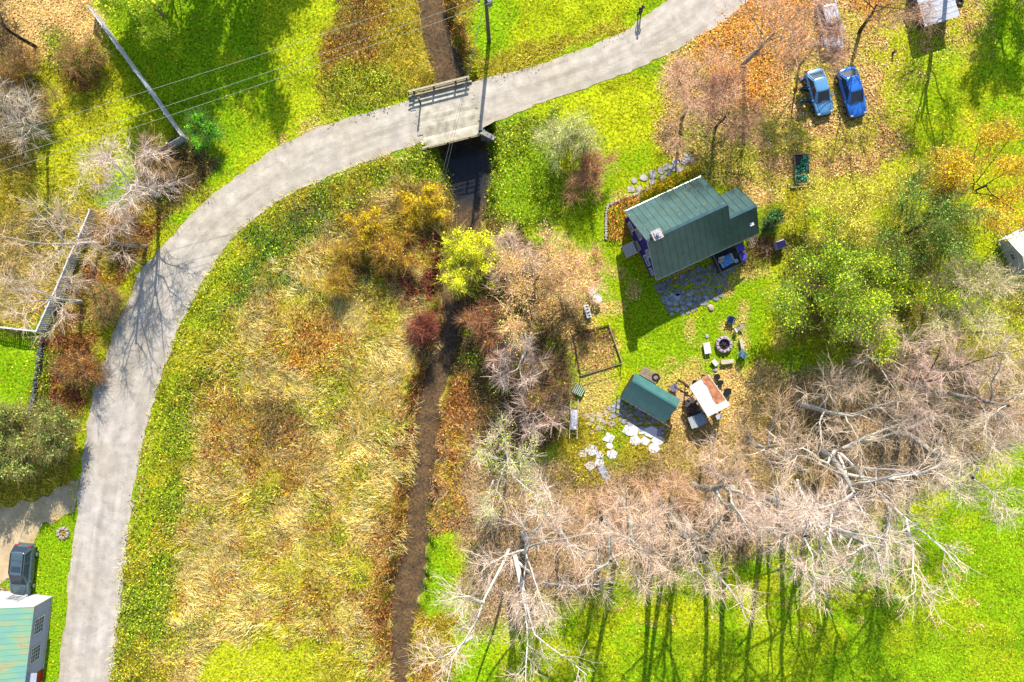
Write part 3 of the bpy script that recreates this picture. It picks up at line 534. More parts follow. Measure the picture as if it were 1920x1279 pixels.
tree('bare_tree', 'bare grey tree touching the right edge below the white building', 'tree', (1880, 740), 16, 3.8, fork=.58, hc=.78, tr=.017, bk=GR, tw=(214, 202, 180), dens=1.1)
tree('bare_tree', 'bare tree by the right edge throwing straight shadows on the sunny lawn', 'tree', (1850, 850), 17, 3.4, fork=.58, hc=.78, tr=.017, bk=GR, tw=(218, 208, 184), dens=.9)
tree('bare_tree', 'low bare tree with straw coloured twigs below the fire pit corner of the belt', 'tree', (1660, 680), 10, 3.8, bk=GR, tw=(230, 206, 180), dens=1.0)
tree('bare_tree', 'low bare tree thick with tan twigs at the left end of the right belt', 'tree', (1340, 890), 8, 3.5, bk=BR, tw=(216, 190, 150), dens=.75)
tree('bare_tree', 'small bare tree standing over the trampled leaves beneath the small sheds', 'tree', (1250, 925), 7, 2.6, bk=BR, tw=(226, 190, 160), dens=.9)
# between stream and yard
tree('bare_tree', 'silvery bare tree with a round twig fan beside the lower stream bank', 'tree', (950, 865), 9, 3.3, bk=WH, tw=(222, 214, 194), dens=.8, lf=[(150, 176, 60), (190, 200, 90)], nleaf=1600, lsize=(.08, .16), lim=[[(925, 900, 3), (915, 930, 4), (905, 960, 5), (890, 965, 5.5)]])
tree('bare_tree', 'bare sapling with a white forked stem inside the central thicket', 'tree', (985, 665), 7, 2.0, bk=WH, tw=(220, 204, 190), dens=.6, lim=[[(965, 705, .8), (972, 675, 2.4), (995, 640, 4.5)], [(968, 700, 1), (960, 660, 3), (948, 630, 5)]])
tree('bare_tree', 'star shaped bare sapling below the central thicket', 'tree', (1003, 765), 5, 1.8, bk=GR, tw=(226, 206, 192), dens=.5, limbs=9, fork=.15)
tree('autumn_tree', 'broad tree with sparse pinkish green leaves beside the yellow willow', 'tree', (1005, 545), 9.5, 4.3, bk=BR, tw=(222, 188, 156), dens=1.3, lf=[(214, 170, 120), (222, 150, 112), (170, 170, 76), (206, 186, 110)], nleaf=9000, lsize=(.07, .15))
tree('autumn_tree', 'thin pinkish tree at the left yard edge near the garden bed', 'tree', (1052, 515), 6.5, 2.0, bk=BR, tw=(214, 176, 130), dens=1.0, lf=[(220, 172, 110), (206, 150, 100), (190, 176, 80)], nleaf=2600, lsize=(.07, .14))
tree('bare_shrub', 'grey leafless shrub against the upper side of the pinkish tree', 'shrub', (958, 480), 4, 1.9, bk=GR, tw=(222, 204, 184), dens=1.0, bushy=True, limbs=12)
tree('bare_shrub', 'dark reddish shrub in the shade of the central thicket', 'shrub', (925, 612), 4, 1.9, bk=BR, tw=(176, 130, 100), dens=.9, bushy=True, limbs=12, lf=[(110, 110, 50), (150, 90, 60)], nleaf=1500)
tree('bare_shrub', 'brown leafless shrub in the thicket left of the green slatted crate', 'shrub', (1020, 720), 4.5, 2.4, bk=BR, tw=(190, 150, 120), dens=1.0, bushy=True, limbs=12, lf=[(120, 130, 50), (170, 150, 70)], nleaf=1500)
tree('willow_shrub', 'bright yellow green willow leaning over the stream', 'shrub', (886, 468), 5.5, 2.4, bk=BR, tw=(206, 206, 80), dens=1.0, bushy=True, limbs=14, lf=[(226, 222, 50), (206, 208, 44), (234, 232, 96), (170, 180, 40)], nleaf=11000, lsize=(.1, .2))
tree('willow_shrub', 'green gold lower half of willow growth hanging below the bright yellow willow', 'shrub', (878, 520), 4, 1.5, bk=BR, tw=(180, 180, 80), dens=.8, bushy=True, limbs=10, lf=[(176, 186, 50), (140, 156, 50)], nleaf=3200, lsize=(.1, .18))
for c_, r_, h_, lb in (((790, 388), 1.8, 3.0, 'largest golden bush in the field beside the stream below the bridge'), ((692, 420), 1.5, 2.6, 'round golden bush in the field nearer the road bend'), ((635, 533), .95, 1.8, 'smallest golden bush, a round ball alone in the straw field'), ((652, 480), 1.3, 2.0, 'thin yellowing bush between two golden bushes in the field')):
    tree('golden_bush', lb, 'bush', c_, h_, r_, bk=BR, tw=(190, 160, 70), dens=.8, bushy=True, limbs=10, lf=[(226, 196, 40), (206, 172, 40), (236, 214, 80), (170, 140, 50)] if 'thin' not in lb else [(200, 184, 60), (176, 160, 60)], nleaf=int(2300*r_*r_) if 'thin' not in lb else 1200, lsize=(.09, .17), group='golden bushes in the field')
tree('autumn_bush', 'loose olive and orange bush beside the largest golden bush', 'bush', (740, 470), 2.4, 1.9, bk=BR, tw=(170, 140, 70), dens=.8, bushy=True, limbs=10, lf=[(196, 172, 70), (150, 130, 60), (206, 140, 70)], nleaf=2600, lsize=(.09, .17))
tree('autumn_bush', 'red tipped bush on the stream bank below the willow', 'bush', (790, 612), 1.8, 1.2, bk=BR, tw=(150, 90, 76), dens=.8, bushy=True, limbs=9, lf=[(146, 84, 66), (170, 110, 76), (120, 80, 60)], nleaf=1100, lsize=(.08, .15))
tree('sparse_tree', 'loose pale green young tree just right of the bridge', 'tree', (1066, 245), 5.5, 2.5, bk=WH, tw=(190, 196, 140), dens=1.0, bushy=True, limbs=12, lf=[(166, 186, 90), (196, 200, 120), (130, 160, 66), (206, 190, 130)], nleaf=4200, lsize=(.07, .14))
tree('autumn_bush', 'pinkish brown bush beneath the loose pale green young tree', 'bush', (1100, 322), 3.2, 1.9, bk=BR, tw=(196, 146, 120), dens=1.0, bushy=True, limbs=12, lf=[(190, 130, 90), (150, 150, 60), (206, 160, 110)], nleaf=2200, lsize=(.07, .14))
# the yard's upper trees
tree('bare_tree', 'big bare tree with a gnarled pale trunk standing in orange leaves above the yard', 'tree', (1425, 60), 10.5, 4.6, bk=(206, 190, 170), tw=(226, 190, 160), dens=1.1, limbs=8, base=(1392, 122), fork=.22, lf=[(230, 160, 80), (222, 140, 70)], nleaf=500)
tree('bare_tree', 'pinkish bare tree spreading over the leafy slope above the green roof', 'tree', (1300, 195), 7.5, 3.5, bk=BR, tw=(220, 184, 156), dens=1.0, limbs=7, lf=[(206, 130, 100), (190, 150, 90)], nleaf=900, lsize=(.07, .13))
tree('bare_tree', 'dense mauve bare tree right behind the pinkish one near the orange leaves', 'tree', (1365, 215), 7, 2.7, bk=(120, 90, 80), tw=(190, 150, 128), dens=1.0, limbs=7)
tree('bare_tree', 'bare thorny tree overhanging the back of the blue cars and the silver car', 'tree', (1530, 92), 6.5, 2.3, bk=(140, 110, 90), tw=(206, 172, 146), dens=.9, limbs=7)
tree('bare_tree', 'bare tree with a curved dark trunk at the top edge beyond the silver car', 'tree', (1650, -45), 9, 3.2, bk=(96, 80, 56), tw=(180, 150, 120), dens=.8, base=(1612, 60))
tree('bare_tree', 'bare tree beyond the top edge whose shadow fans out below the small metal roofed hut', 'tree', (1790, -90), 12, 3.8, bk=(120, 100, 80), tw=(190, 160, 130), dens=1.0, base=(1752, -10), limbs=8)
tree('green_tree', 'green leafed tree past the top right corner shading the lawn strip', 'tree', (2010, -160), 11, 3.2, bk=BR, tw=(120, 130, 60), dens=1.0, lf=[(90, 140, 40), (120, 160, 50)], nleaf=9000, base=(1880, -90))
# willows and fruit trees right of the house
WG = [(150, 176, 50), (186, 196, 60), (120, 156, 50), (200, 200, 84)]
tree('willow_tree', 'large green willow right of the lawn, the darkest crown of the group', 'tree', (1560, 520), 10, 4.6, bk=BR, tw=(130, 140, 70), dens=1.2, limbs=9, lf=[(120, 150, 50), (90, 126, 46), (150, 168, 56), (176, 184, 66)], nleaf=17000, lsize=(.1, .2), fork=.15)
tree('willow_tree', 'yellow green willow crown just right of the darkest willow', 'tree', (1640, 560), 9, 3.8, bk=BR, tw=(160, 160, 70), dens=1.1, limbs=9, lf=WG, nleaf=16000, lsize=(.1, .2), fork=.15)
tree('willow_tree', 'pale yellow green willow at the top of the group under the raised bed', 'tree', (1590, 415), 7, 3.8, bk=BR, tw=(190, 180, 90), dens=1.0, limbs=9, lf=[(206, 204, 84), (186, 186, 70), (220, 206, 110), (170, 160, 76)], nleaf=9500, lsize=(.09, .17), fork=.15)
tree('green_tree', 'dark leaved tree with visible stems between the willows and the white building', 'tree', (1720, 440), 10, 3.6, bk=(110, 86, 64), tw=(120, 120, 66), dens=1.1, limbs=9, lf=[(96, 134, 60), (76, 110, 50), (150, 160, 70)], nleaf=10000, lsize=(.09, .18))
tree('autumn_tree', 'orange yellow apple tree near the upper right edge with a dark forked trunk', 'tree', (1850, 340), 9, 4.2, bk=(90, 70, 50), tw=(170, 140, 80), dens=1.1, limbs=8, lf=[(214, 190, 60), (226, 170, 60), (186, 180, 60), (200, 150, 80)], nleaf=13000, lsize=(.09, .18))
tree('bare_tree', 'pale lichen grey tree with a dark crooked trunk left of the white building', 'tree', (1800, 540), 8.5, 3.6, bk=(110, 80, 64), tw=(214, 208, 170), dens=1.2, limbs=8, lf=[(200, 200, 130), (170, 180, 90)], nleaf=2600, lsize=(.07, .14))
tree('autumn_tree', 'olive and yellow tree in the right corner under the white building', 'tree', (1860, 620), 8, 3.2, bk=BR, tw=(190, 170, 110), dens=1.0, lf=[(196, 190, 76), (160, 166, 64)], nleaf=6000, lsize=(.09, .17))
tree('garden_bush', 'dark green bush tucked against the right end of the green roofed house', 'bush', (1446, 412), 1.9, 1.1, bk=BR, tw=(70, 90, 50), dens=.7, bushy=True, limbs=8, lf=[(70, 116, 60), (96, 140, 70), (60, 96, 56)], nleaf=2600)
tree('autumn_tree', 'yellow leaved small tree above the willows near the right edge', 'tree', (1740, 330), 6, 2.8, bk=BR, tw=(180, 160, 90), dens=.9, lf=[(206, 196, 74), (190, 176, 70), (210, 180, 90)], nleaf=5000, lsize=(.08, .16))
# left of the road
tree('bare_tree', 'white branched bare tree fanning over the corner of the picket fence', 'tree', (236, 318), 10, 3.2, bk=WH, tw=(232, 220, 208), dens=.8, limbs=10, base=(300, 368), fork=.3, wide=.9, twl=(.4, 1.2))
tree('bare_tree', 'bare tree standing over the broken picket fence left of the road bend', 'tree', (125, 440), 9, 2.9, bk=GR, tw=(222, 206, 182), dens=.45, limbs=8)
tree('bare_tree', 'bare tree over the lower end of the white fence', 'tree', (85, 560), 9, 2.9, bk=GR, tw=(220, 206, 184), dens=.45, limbs=8)
tree('bare_tree', 'thin bare tree in the roadside brush whose shadow crosses the road', 'tree', (215, 440), 10, 2.6, bk=(190, 170, 150), tw=(220, 204, 186), dens=.35, limbs=6, base=(272, 462))
tree('bare_tree', 'grey bare tree at the upper left edge', 'tree', (28, 225), 8, 3.0, bk=GR, tw=(210, 204, 184), dens=1.0)
tree('bare_tree', 'dark bare tree in the top left corner', 'tree', (-10, 40), 9, 2.6, bk=(70, 56, 50), tw=(110, 90, 76), dens=.8)
tree('green_bush', 'bright green round bush at the corner of the white fence', 'bush', (373, 245), 2.6, 1.35, bk=BR, tw=(90, 140, 60), dens=.8, bushy=True, limbs=9, lf=[(120, 190, 50), (92, 164, 44), (160, 206, 70)], nleaf=4500, lsize=(.09, .17))
tree('green_tree', 'yellow green tree poking in from the top left edge over the lawn shadow', 'tree', (265, -8), 7, 2.9, bk=BR, tw=(170, 170, 70), dens=1.0, lf=[(190, 206, 60), (160, 190, 50), (206, 214, 90)], nleaf=9000)
tree('green_tree', 'broad maple beyond the top edge that shades the left lawn', 'tree', (0, 0), 13, 4.6, bk=BR, tw=(120, 140, 60), dens=1.2, limbs=9, lf=[(90, 150, 44), (110, 170, 50)], nleaf=26000, base=(470, -215), lsize=(.16, .3))
tree('green_tree', 'second maple beyond the top edge left of the broad one', 'tree', (0, 10), 12, 4.2, bk=BR, tw=(120, 140, 60), dens=1.2, limbs=9, lf=[(90, 150, 44), (110, 170, 50)], nleaf=22000, base=(345, -150), lsize=(.16, .3))
LG = [(150, 160, 90), (120, 140, 70), (176, 176, 104), (96, 116, 60)]
for c_, r_, h_, lb in (((72, 836), 2.7, 3.1, 'broad dull green tree beside the driveway mouth'), ((0, 838), 2.8, 3.0, 'dark green tree at the left edge shading the driveway'), ((-5, 810), 2.3, 6, 'pale grey green tree at the left edge below the stone wall'), ((95, 800), 2.0, 4.5, 'olive tree at the foot of the dark stone wall')):
    tree('green_tree', lb, 'tree', c_, h_, r_, bk=BR, tw=(140, 130, 80), dens=1.1, limbs=8, lf=LG, nleaf=int(1500*r_*r_), lsize=(.1, .2), fork=.15)
for c_, r_, h_, cl, lb in (((150, 110), 2.0, 2.4, [(150, 140, 60), (170, 110, 80), (120, 150, 60)], 'brown and pink shrub beside the upper end of the thin fence'), ((60, 200), 1.8, 2.2, [(120, 150, 56), (90, 120, 50), (180, 140, 80)], 'green shrub below the tan leaf patch at upper left'), ((20, 120), 1.8, 3, [(190, 150, 60), (110, 90, 60)], 'golden brown shrub hugging the left edge'),
                    ((225, 430), 1.8, 2.6, [(206, 176, 60), (170, 120, 60)], 'golden shrub beside the road bend below the fan shaped bare tree'), ((195, 570), 1.4, 2.0, [(100, 140, 60), (80, 110, 56)], 'small green shrub amid rust brambles left of the road'), ((150, 680), 2.0, 2.2, [(190, 120, 70), (150, 90, 70), (200, 150, 60)], 'rust coloured shrub between the stone wall and the road'), ((290, 300), 1.6, 2.4, [(96, 110, 56), (120, 96, 60)], 'shaded olive shrub beneath the fan shaped bare tree')):
    tree('roadside_shrub', lb, 'shrub', c_, h_, r_, bk=BR, tw=(180, 150, 100), dens=.9, bushy=True, limbs=10, lf=cl, nleaf=int(650*r_*r_), lsize=(.08, .17))

for c_, r_, lb in (((1335, 1010), 2.6, 'slender bare tree between the two drooping trees of the belt'), ((1425, 1000), 2.6, 'slender bare tree whose thin forked shadow reaches the lower edge'), ((1180, 1040), 2.2, 'thinnest bare tree at the left end of the long lawn shadows'), ((1600, 1000), 2.4, 'slender bare tree behind the hanging white twigs')):
    tree('bare_tree', lb, 'tree', c_, 18, r_, bk=GR, tw=(216, 198, 176), dens=.35, limbs=5, fork=.6, hc=.78, tr=.015)
# ---------------------------------------------------------------- buildings
PI = math.pi
def frame(px, py, ang, name, label, cat, group=None, z=0):
    x, y = G(px, py); return empty(name, (x, y, z+float(zat(px, py))), math.radians(ang), label, cat, group)
def painted(name, c, **k): return mat(name, A(c), **k)
wood = painted('weathered_wood', (178, 158, 132), rough=.85, noise=.3, scale=9); wood_d = painted('dark_wood', (92, 74, 60), rough=.85, noise=.3, scale=9)
white = painted('white_paint', (238, 234, 226), rough=.6, noise=.08); stone = painted('pale_stone', (206, 194, 184), rough=.9, noise=.3, scale=4, bump=.6); concrete = painted('concrete', (168, 166, 162), rough=.9, noise=.3, scale=2, bump=.5)
black = painted('black_plastic', (34, 36, 42), rough=.4, noise=.1); glass = mat('dark_glass', (.02, .03, .045), .12, 0, .1, 3, .35); steel = mat('steel', (.35, .36, .37), .35, .8, .15, 5, .5); rubber = painted('rubber', (40, 38, 40), rough=.85)
def seam_roof(B, a, b, c, d, gap=.54, th=.06, mi=0, rib=.035, rw=.045):
    """slab over the quad a-b (ridge) d-c (eave), with standing seams running ridge to eave"""
    a, b, c, d = map(Vector, (a, b, c, d)); n = (b-a).cross(d-a).normalized()
    if n.z < 0: n = -n
    q = [a, b, c, d]; top = [p+n*th for p in q]; vs = q+top; fs = [(0, 1, 2, 3), (4, 5, 6, 7), (0, 1, 5, 4), (1, 2, 6, 5), (2, 3, 7, 6), (3, 0, 4, 7)]; cen = sum(vs, Vector())/8; out = []
    for f in fs:
        nn = (vs[f[1]]-vs[f[0]]).cross(vs[f[2]]-vs[f[0]]); fc = sum((vs[i] for i in f), Vector())/4; out.append(f if nn.dot(fc-cen) > 0 else f[::-1])
    B.add(vs, out, mi); L = (b-a).length; k = max(1, int(L/gap))
    for i in range(k+1):
        t = (i+.03)/(k+.06); B.bar(a.lerp(b, t)+n*(th+rib*.5), d.lerp(c, t)+n*(th+rib*.5), rw, rib, mi)
h = frame(1191.6, 468, 24.7, 'green_roofed_house', 'purple house with a green metal gable roof and a stone chimney', 'house')
purple = painted('purple_clapboard', (92, 62, 168), rough=.6, noise=.12, scale=5); B = MB()
zr, ze, hw = 6.2, 2.85, 3.2; wy = 2.85; wz = zr-(zr-ze)*wy/hw-.05
def gable_wall(B, x0, x1, yc, wy, wz, zrr, mi=0):
    vs = []; 
    for x in (x0, x1): vs += [(x, yc-wy, -.3), (x, yc+wy, -.3), (x, yc+wy, wz), (x, yc, zrr), (x, yc-wy, wz)]
    B.add(vs, [(0, 1, 2, 3, 4)[::-1], (5, 6, 7, 8, 9), (0, 4, 9, 5)[::-1], (1, 6, 7, 2)[::-1], (2, 7, 8, 3)[::-1], (3, 8, 9, 4)[::-1]], mi)
gable_wall(B, .22, 7.0, 0, wy, wz, zr-.1)
vs = []
for x in (7.0, 9.4): vs += [(x, -2.85, -.3), (x, .75, -.3), (x, .75, ze+.2), (x, -1.07, 4.98), (x, -2.85, wz)]
B.add(vs, [(5, 6, 7, 8, 9), (0, 4, 9, 5)[::-1], (1, 6, 7, 2)[::-1], (2, 7, 8, 3)[::-1], (3, 8, 9, 4)[::-1]])
for k in range(26):
    z = .1+k*.22; yw = wy if z < wz else wy*(zr-.1-z)/(zr-.1-wz)
    if z < zr-.4: B.box((.205, 0, z), (.03, 2*yw-.05, .03))
B.build('wall', purple, h)
rg = mat('green_metal_roof', (.036, .082, .084), .33, .45, .15, 1.2, .9); B = MB()
seam_roof(B, (0, 0, zr), (7.2, 0, zr), (7.2, hw, ze), (0, hw, ze)); seam_roof(B, (0, 0, zr), (7.2, 0, zr), (7.2, -hw, ze), (0, -hw, ze))
e = Vector((0, -1.07, zr-(zr-ze)/3)); seam_roof(B, (7.2, e.y, e.z), (9.65, e.y, e.z), (9.65, -hw, ze), (7.2, -hw, ze), .54); seam_roof(B, (7.21, e.y, e.z), (9.65, e.y, e.z), (9.65, 1.06, ze), (7.21, 1.06, ze), .54)
B.bar((0, 0, zr+.1), (7.2, 0, zr+.1), .22, .03); B.bar((7.2, e.y, e.z+.1), (9.65, e.y, e.z+.1), .22, .03)
roof = B.build('roof', rg, h)
B = MB(); B.tube([(0, -hw-.05, ze-.02), (9.65, -hw-.05, ze-.02)], .06, 8); B.build('gutter', steel, roof)
B = MB(); B.tube([(0, hw+.05, ze-.02), (7.2, hw+.05, ze-.02)], .06, 8); B.build('gutter', steel, roof)
B = MB(); B.box((9.0, -2.3, 3.95), (.26, .2, .3)); B.box((9.0, -2.3, 4.12), (.36, .3, .04)); B.build('roof_vent', white, roof)
B = MB(); B.box((.75, .1, 6.3), (.62, .62, 1.5)); 
for k in range(6):
    for s_ in (-1, 1): B.box((.75+.26*s_, .1+random.uniform(-.2, .2), 5.7+k*.25), (.16, .3, .17), rz=random.uniform(-.2, .2)); B.box((.75+random.uniform(-.2, .2), .1+.26*s_, 5.7+k*.25), (.3, .16, .17))
B.box((.75, .1, 7.08), (.82, .82, .08)); B.box((.75, .1, 7.16), (.5, .5, .1)); ch = B.build('chimney', painted('chimney_stone', (218, 206, 196), noise=.3, scale=7, bump=.6), roof); MB().tube([(.75, .1, 7.18), (.75, .1, 7.4)], .13, 12).build('flue', steel, ch)
nf = 150; t1 = rng.random(nf); xx_ = rng.uniform(.1, 7.1, nf); sd_ = np.where(rng.random(nf) < .7, 1, -1); lf_ = np.stack([xx_, sd_*t1*hw, zr-(zr-ze)*t1+.1], 1); a = Acc(); a.add(leaves(lf_, rng.uniform(.06, .13, nf), pal(nf, [(200, 150, 90), (150, 110, 70), (220, 190, 110)], None, .2), 1.4)); a.build('roof_leaves', lm, roof)
B = MB()
for s_ in (-1, 1): B.bar((0.0, 0, zr-.04), (0.0, s_*hw, ze-.04), .05, .2)
B.build('bargeboard', painted('lilac_trim', (214, 206, 226), rough=.6), h)
def window(parent, c, w, hgt, axis, out, fr=white, n=(2, 2), depth=.05):
    """axis: unit vector along the wall; out: outward normal"""
    axis = Vector(axis); out = Vector(out); c = Vector(c); up = Vector((0, 0, 1)); B = MB(); o = c+out*depth
    for s_ in (-1, 1): B.bar(o+axis*s_*w/2-up*hgt/2, o+axis*s_*w/2+up*hgt/2, .09, .07); B.bar(o-axis*(w/2+.06)+up*s_*hgt/2, o+axis*(w/2+.06)+up*s_*hgt/2, .09, .09)
    for i in range(1, n[0]): B.bar(o+axis*(w*i/n[0]-w/2)-up*hgt/2, o+axis*(w*i/n[0]-w/2)+up*hgt/2, .03, .04)
    for i in range(1, n[1]): B.bar(o-axis*w/2+up*(hgt*i/n[1]-hgt/2), o+axis*w/2+up*(hgt*i/n[1]-hgt/2), .03, .04)
    f = B.build('window', fr, parent); p = MB(); p.bar(c+out*.02-axis*w/2, c+out*.02+axis*w/2, .03, hgt); p.build('pane', glass, f); return f
for y, z, w_, g_ in ((1.9, 1.6, .8, 1.1), (.95, 3.4, .95, 1.1), (-.9, 3.5, .6, .9), (-1.35, 1.9, .95, 1.1), (-2.4, 1.6, .6, .9)): window(h, (.2, y, z), w_, g_, (0, 1, 0), (-1, 0, 0))
for x in (1.5, 3.4, 5.6): window(h, (x, -2.86, 1.5), .9, 1.2, (1, 0, 0), (0, -1, 0))
for x in (1.6, 4.6): window(h, (x, 2.86, 1.5), .9, 1.2, (1, 0, 0), (0, 1, 0))
B = MB(); B.box((.1, .15, 1.0), (.06, .9, 2.0)); dr_ = B.build('door', painted('grey_door', (150, 146, 150)), h); MB().box((.05, -.2, 1.0), (.06, .1, .05)).build('handle', steel, dr_)
B = MB()
for k in range(5): B.box((-.15-.2*k, .2, .55-.12*k), (.19, 1.0, .04))
for s_ in (-1, 1): B.bar((.1, .2+s_*.52, .6), (-1.1, .2+s_*.52, .02), .06, .14)
tag(B.build('entry_steps', white, None), 'small white slatted steps against the purple gable wall', 'steps')
bpy.data.objects['entry_steps'].location = h.location; bpy.data.objects['entry_steps'].rotation_euler = h.rotation_euler
B = MB(); B.tube([(.08+.0*a, 1.75+.62*math.cos(a), .78+.62*math.sin(a)) for a in [i*.3 for i in range(22)]], .025, 6)
for i in range(5): a = i*PI/5; B.bar((.08, 1.75-.6*math.cos(a), .78-.6*math.sin(a)), (.08, 1.75+.6*math.cos(a), .78+.6*math.sin(a)), .02)
o = tag(B.build('wheel_hoop', steel), 'thin metal hoop leaning on the purple gable wall', 'hoop'); o.location = h.matrix_world.translation if 0 else h.location; o.rotation_euler = h.rotation_euler
def on(parent_frame, o):  # stand a thing in the axes of another without parenting it
    o.location = parent_frame.location; o.rotation_euler = parent_frame.rotation_euler; return o
# stone patio behind the house, in its shade
def slabs(poly, n, rmin, rmax, name, label, m, zs=(.03, .07), group=None, seed=3, merge=True, gap=.03):
    r = random.Random(seed); xs = [p[0] for p in poly]; ys = [p[1] for p in poly]; pl = []; B = MB(); t = 0
    PX = np.array(xs); 
    while len(pl) < n and t < n*60:
        t += 1; x, y = r.uniform(min(xs), max(xs)), r.uniform(min(ys), max(ys)); q = r.uniform(rmin, rmax)
        if not inside(np.array([x]), np.array([y]), poly)[0]: continue
        if any(math.hypot(x-a, y-b) < (q+c)*.82 for a, b, c in pl): continue
        pl.append((x, y, q)); k = r.randint(4, 6); a0 = r.uniform(0, 6); z = float(zat(x, y))+.02; pts = []
        for i in range(k): a = a0+6.283*i/k; rr = q*r.uniform(.8, 1.18); pts.append(G(x+rr*math.cos(a)*1.15, y+rr*math.sin(a)))
        B.prism(pts, z-.06, z+r.uniform(*zs), c=None, shrink=.06)
    return tag(B.build(name, m), label, name.replace('_', ' '))
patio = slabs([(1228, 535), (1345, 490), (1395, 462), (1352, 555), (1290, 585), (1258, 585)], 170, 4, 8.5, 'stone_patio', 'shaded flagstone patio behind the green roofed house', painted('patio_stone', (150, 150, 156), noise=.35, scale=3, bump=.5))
slabs([(1245, 555), (1285, 545), (1335, 560), (1275, 590), (1255, 588)], 26, 4, 9, 'patio_edging', 'pale blue grey stone edging at the lawn side of the patio', painted('edge_stone', (176, 190, 200), noise=.3, scale=3))
slabs([(1180, 345), (1215, 320), (1250, 312), (1290, 288), (1300, 298), (1262, 328), (1230, 345), (1215, 362), (1195, 372), (1178, 362)], 34, 6, 10, 'flagstone_path', 'broken flagstone path leading up to the house from the upper yard', stone)
# low wooden deck with a covered table
dk = frame(1358, 488, 24.7, 'wooden_deck', 'small dark deck with a metal rail frame at the shaded corner of the house', 'deck'); B = MB()
for k in range(14): B.box((-.95+k*.15, 0, .28), (.13, 1.7, .05), mi=0)
B.box((0, -.8, .13), (2.1, .08, .25)); B.box((0, .8, .13), (2.1, .08, .25)); B.build('deck_boards', painted('deck_board', (70, 66, 72), noise=.3, scale=6), dk); B = MB()
for x in (-1.05, 1.05):
    for y in (-.85, .85): B.bar((x, y, 0), (x, y, 1.25), .06)
for y in (-.85, .85): B.bar((-1.05, y, 1.25), (1.05, y, 1.25), .06)
for x in (-1.05, 1.05): B.bar((x, -.85, 1.25), (x, .85, 1.25), .06)
B.build('rail_frame', painted('grey_rail', (150, 150, 150)), dk)
t = frame(1357, 490, 24.7, 'deck_table', 'table under a bright blue cloth on the small deck', 'table', z=.31); B = MB(); 
for x in (-.5, .5):
    for y in (-.32, .32): B.bar((x, y, 0), (x, y, .7), .05)
    B.bar((x, -.32, .3), (x, .32, .3), .05)
B.bar((-.5, 0, .3), (.5, 0, .3), .05)
B.build('underframe', steel, t); MB().box((0, 0, .73), (1.25, .85, .06), bev=.02).build('tabletop', white, t); B = MB(); B.box((-.05, -.02, .66), (1.15, .9, .22), rz=.08, bev=.05); B.build('tablecloth', painted('blue_cloth', (90, 176, 250), rough=.6, noise=.25, scale=3), t)
for (x, y, c_, nm, lb) in ((1346, 486, (236, 232, 220), 'cushion', 'pale cushion on the left of the blue table'), (1345, 492, (236, 190, 176), 'cushion', 'pinkish cushion below the pale one by the blue table'), (1373, 492, (190, 222, 214), 'bowl', 'mint coloured bowl at the right end of the blue table')):
    B = MB(); 
    if nm == 'bowl': B.lathe([(.08, 0), (.15, .06), (.18, .12), (.16, .12), (.06, .03)])
    else: B.box((0, 0, .07), (.5, .22, .13), bev=.05)
    o = tag(B.build(nm, painted(nm+str(x), c_, noise=.1)), lb, nm); o.location = P(x, y, 0); o.location.z = 1.2 if nm != 'bowl' else 1.13; o.rotation_euler = (0, 0, .4)
def tub(px, py, r, hh, m, label, name='round_tub', cat='tub', soil=None, group=None):
    t = frame(px, py, 0, name, label, cat, group); B = MB(); B.lathe([(r*.82, 0), (r, hh), (r*1.05, hh+.02), (r*.9, hh+.02), (r*.85, hh-.08), (.01, hh-.1)], n=24); B.build('wall', m, t); B = MB(); B.lathe([(r*1.06, hh-.02), (r*1.09, hh), (r*1.06, hh+.035), (r*.98, hh+.035), (r*.96, hh)], n=24); B.build('rim', m, t)
    if soil: B = MB(); B.lathe([(.01, hh-.07), (r*.86, hh-.07), (r*.86, hh-.05), (.01, hh-.02)], n=20, jit=.02); B.build('contents', soil, t)
    return t
bt = painted('blue_tub', (96, 84, 250), rough=.4); soil = painted('dark_soil', (70, 52, 44), noise=.4, scale=12)
tub(1386, 466, .36, .4, bt, 'blue tub right of the deck nearest the house wall', soil=painted('blue_contents', (70, 90, 210), noise=.3)); tub(1391, 482, .34, .35, bt, 'blue tub at the lower right corner of the deck', soil=painted('blue_contents', (70, 90, 210)))
# pallet and prunings
p = frame(1411, 452, 22, 'wooden_pallet', 'weathered slatted pallet lying at the right end of the dark roof slope', 'pallet'); B = MB()
for k in range(6): B.box((-.45+k*.18, 0, .14), (.09, 1.15, .03))
B.build('slats', wood, p); B = MB()
for y in (-.5, 0, .5): B.box((0, y, .06), (1.1, .09, .1))
B.build('stringers', wood, p)
def brush_pile(px, py, r, hh, n, label, cols, name='brush_pile'):
    x = px+rng.normal(0, r*.42, n)/S; y = py+rng.normal(0, r*.42, n)/S; q = np.hypot(x-px, y-py)*S; z = rng.random(n)*np.maximum(.05, hh*(1-(q/r)**2)); a = Acc(); p0 = pos(x, y)+np.stack([0*z, 0*z, z], 1)
    a.add(ribbons(p0, dirs(n, rng.uniform(1.2, 1.75, n)), rng.uniform(.3, .9, n), rng.uniform(.02, .05, n), .05, pal(n, cols, None, .2))); return tag(a.build(name, sm_), label, 'brush pile')
brush_pile(1432, 462, .95, .5, 420, 'heap of cut brown branches beside the slatted pallet', [(190, 140, 110), (150, 100, 80), (220, 190, 160), (110, 70, 56)])
b_ = frame(1457, 461, 20, 'rain_bin', 'dark blue lidded box with white edges standing right of the brush heap', 'box'); MB().box((0, 0, .55), (.72, .72, 1.1), bev=.03).build('body', painted('white_bin', (222, 220, 226)), b_); MB().box((0, 0, 1.13), (.8, .6, .06), bev=.02).build('lid', painted('navy_lid', (34, 36, 92), rough=.3), b_)
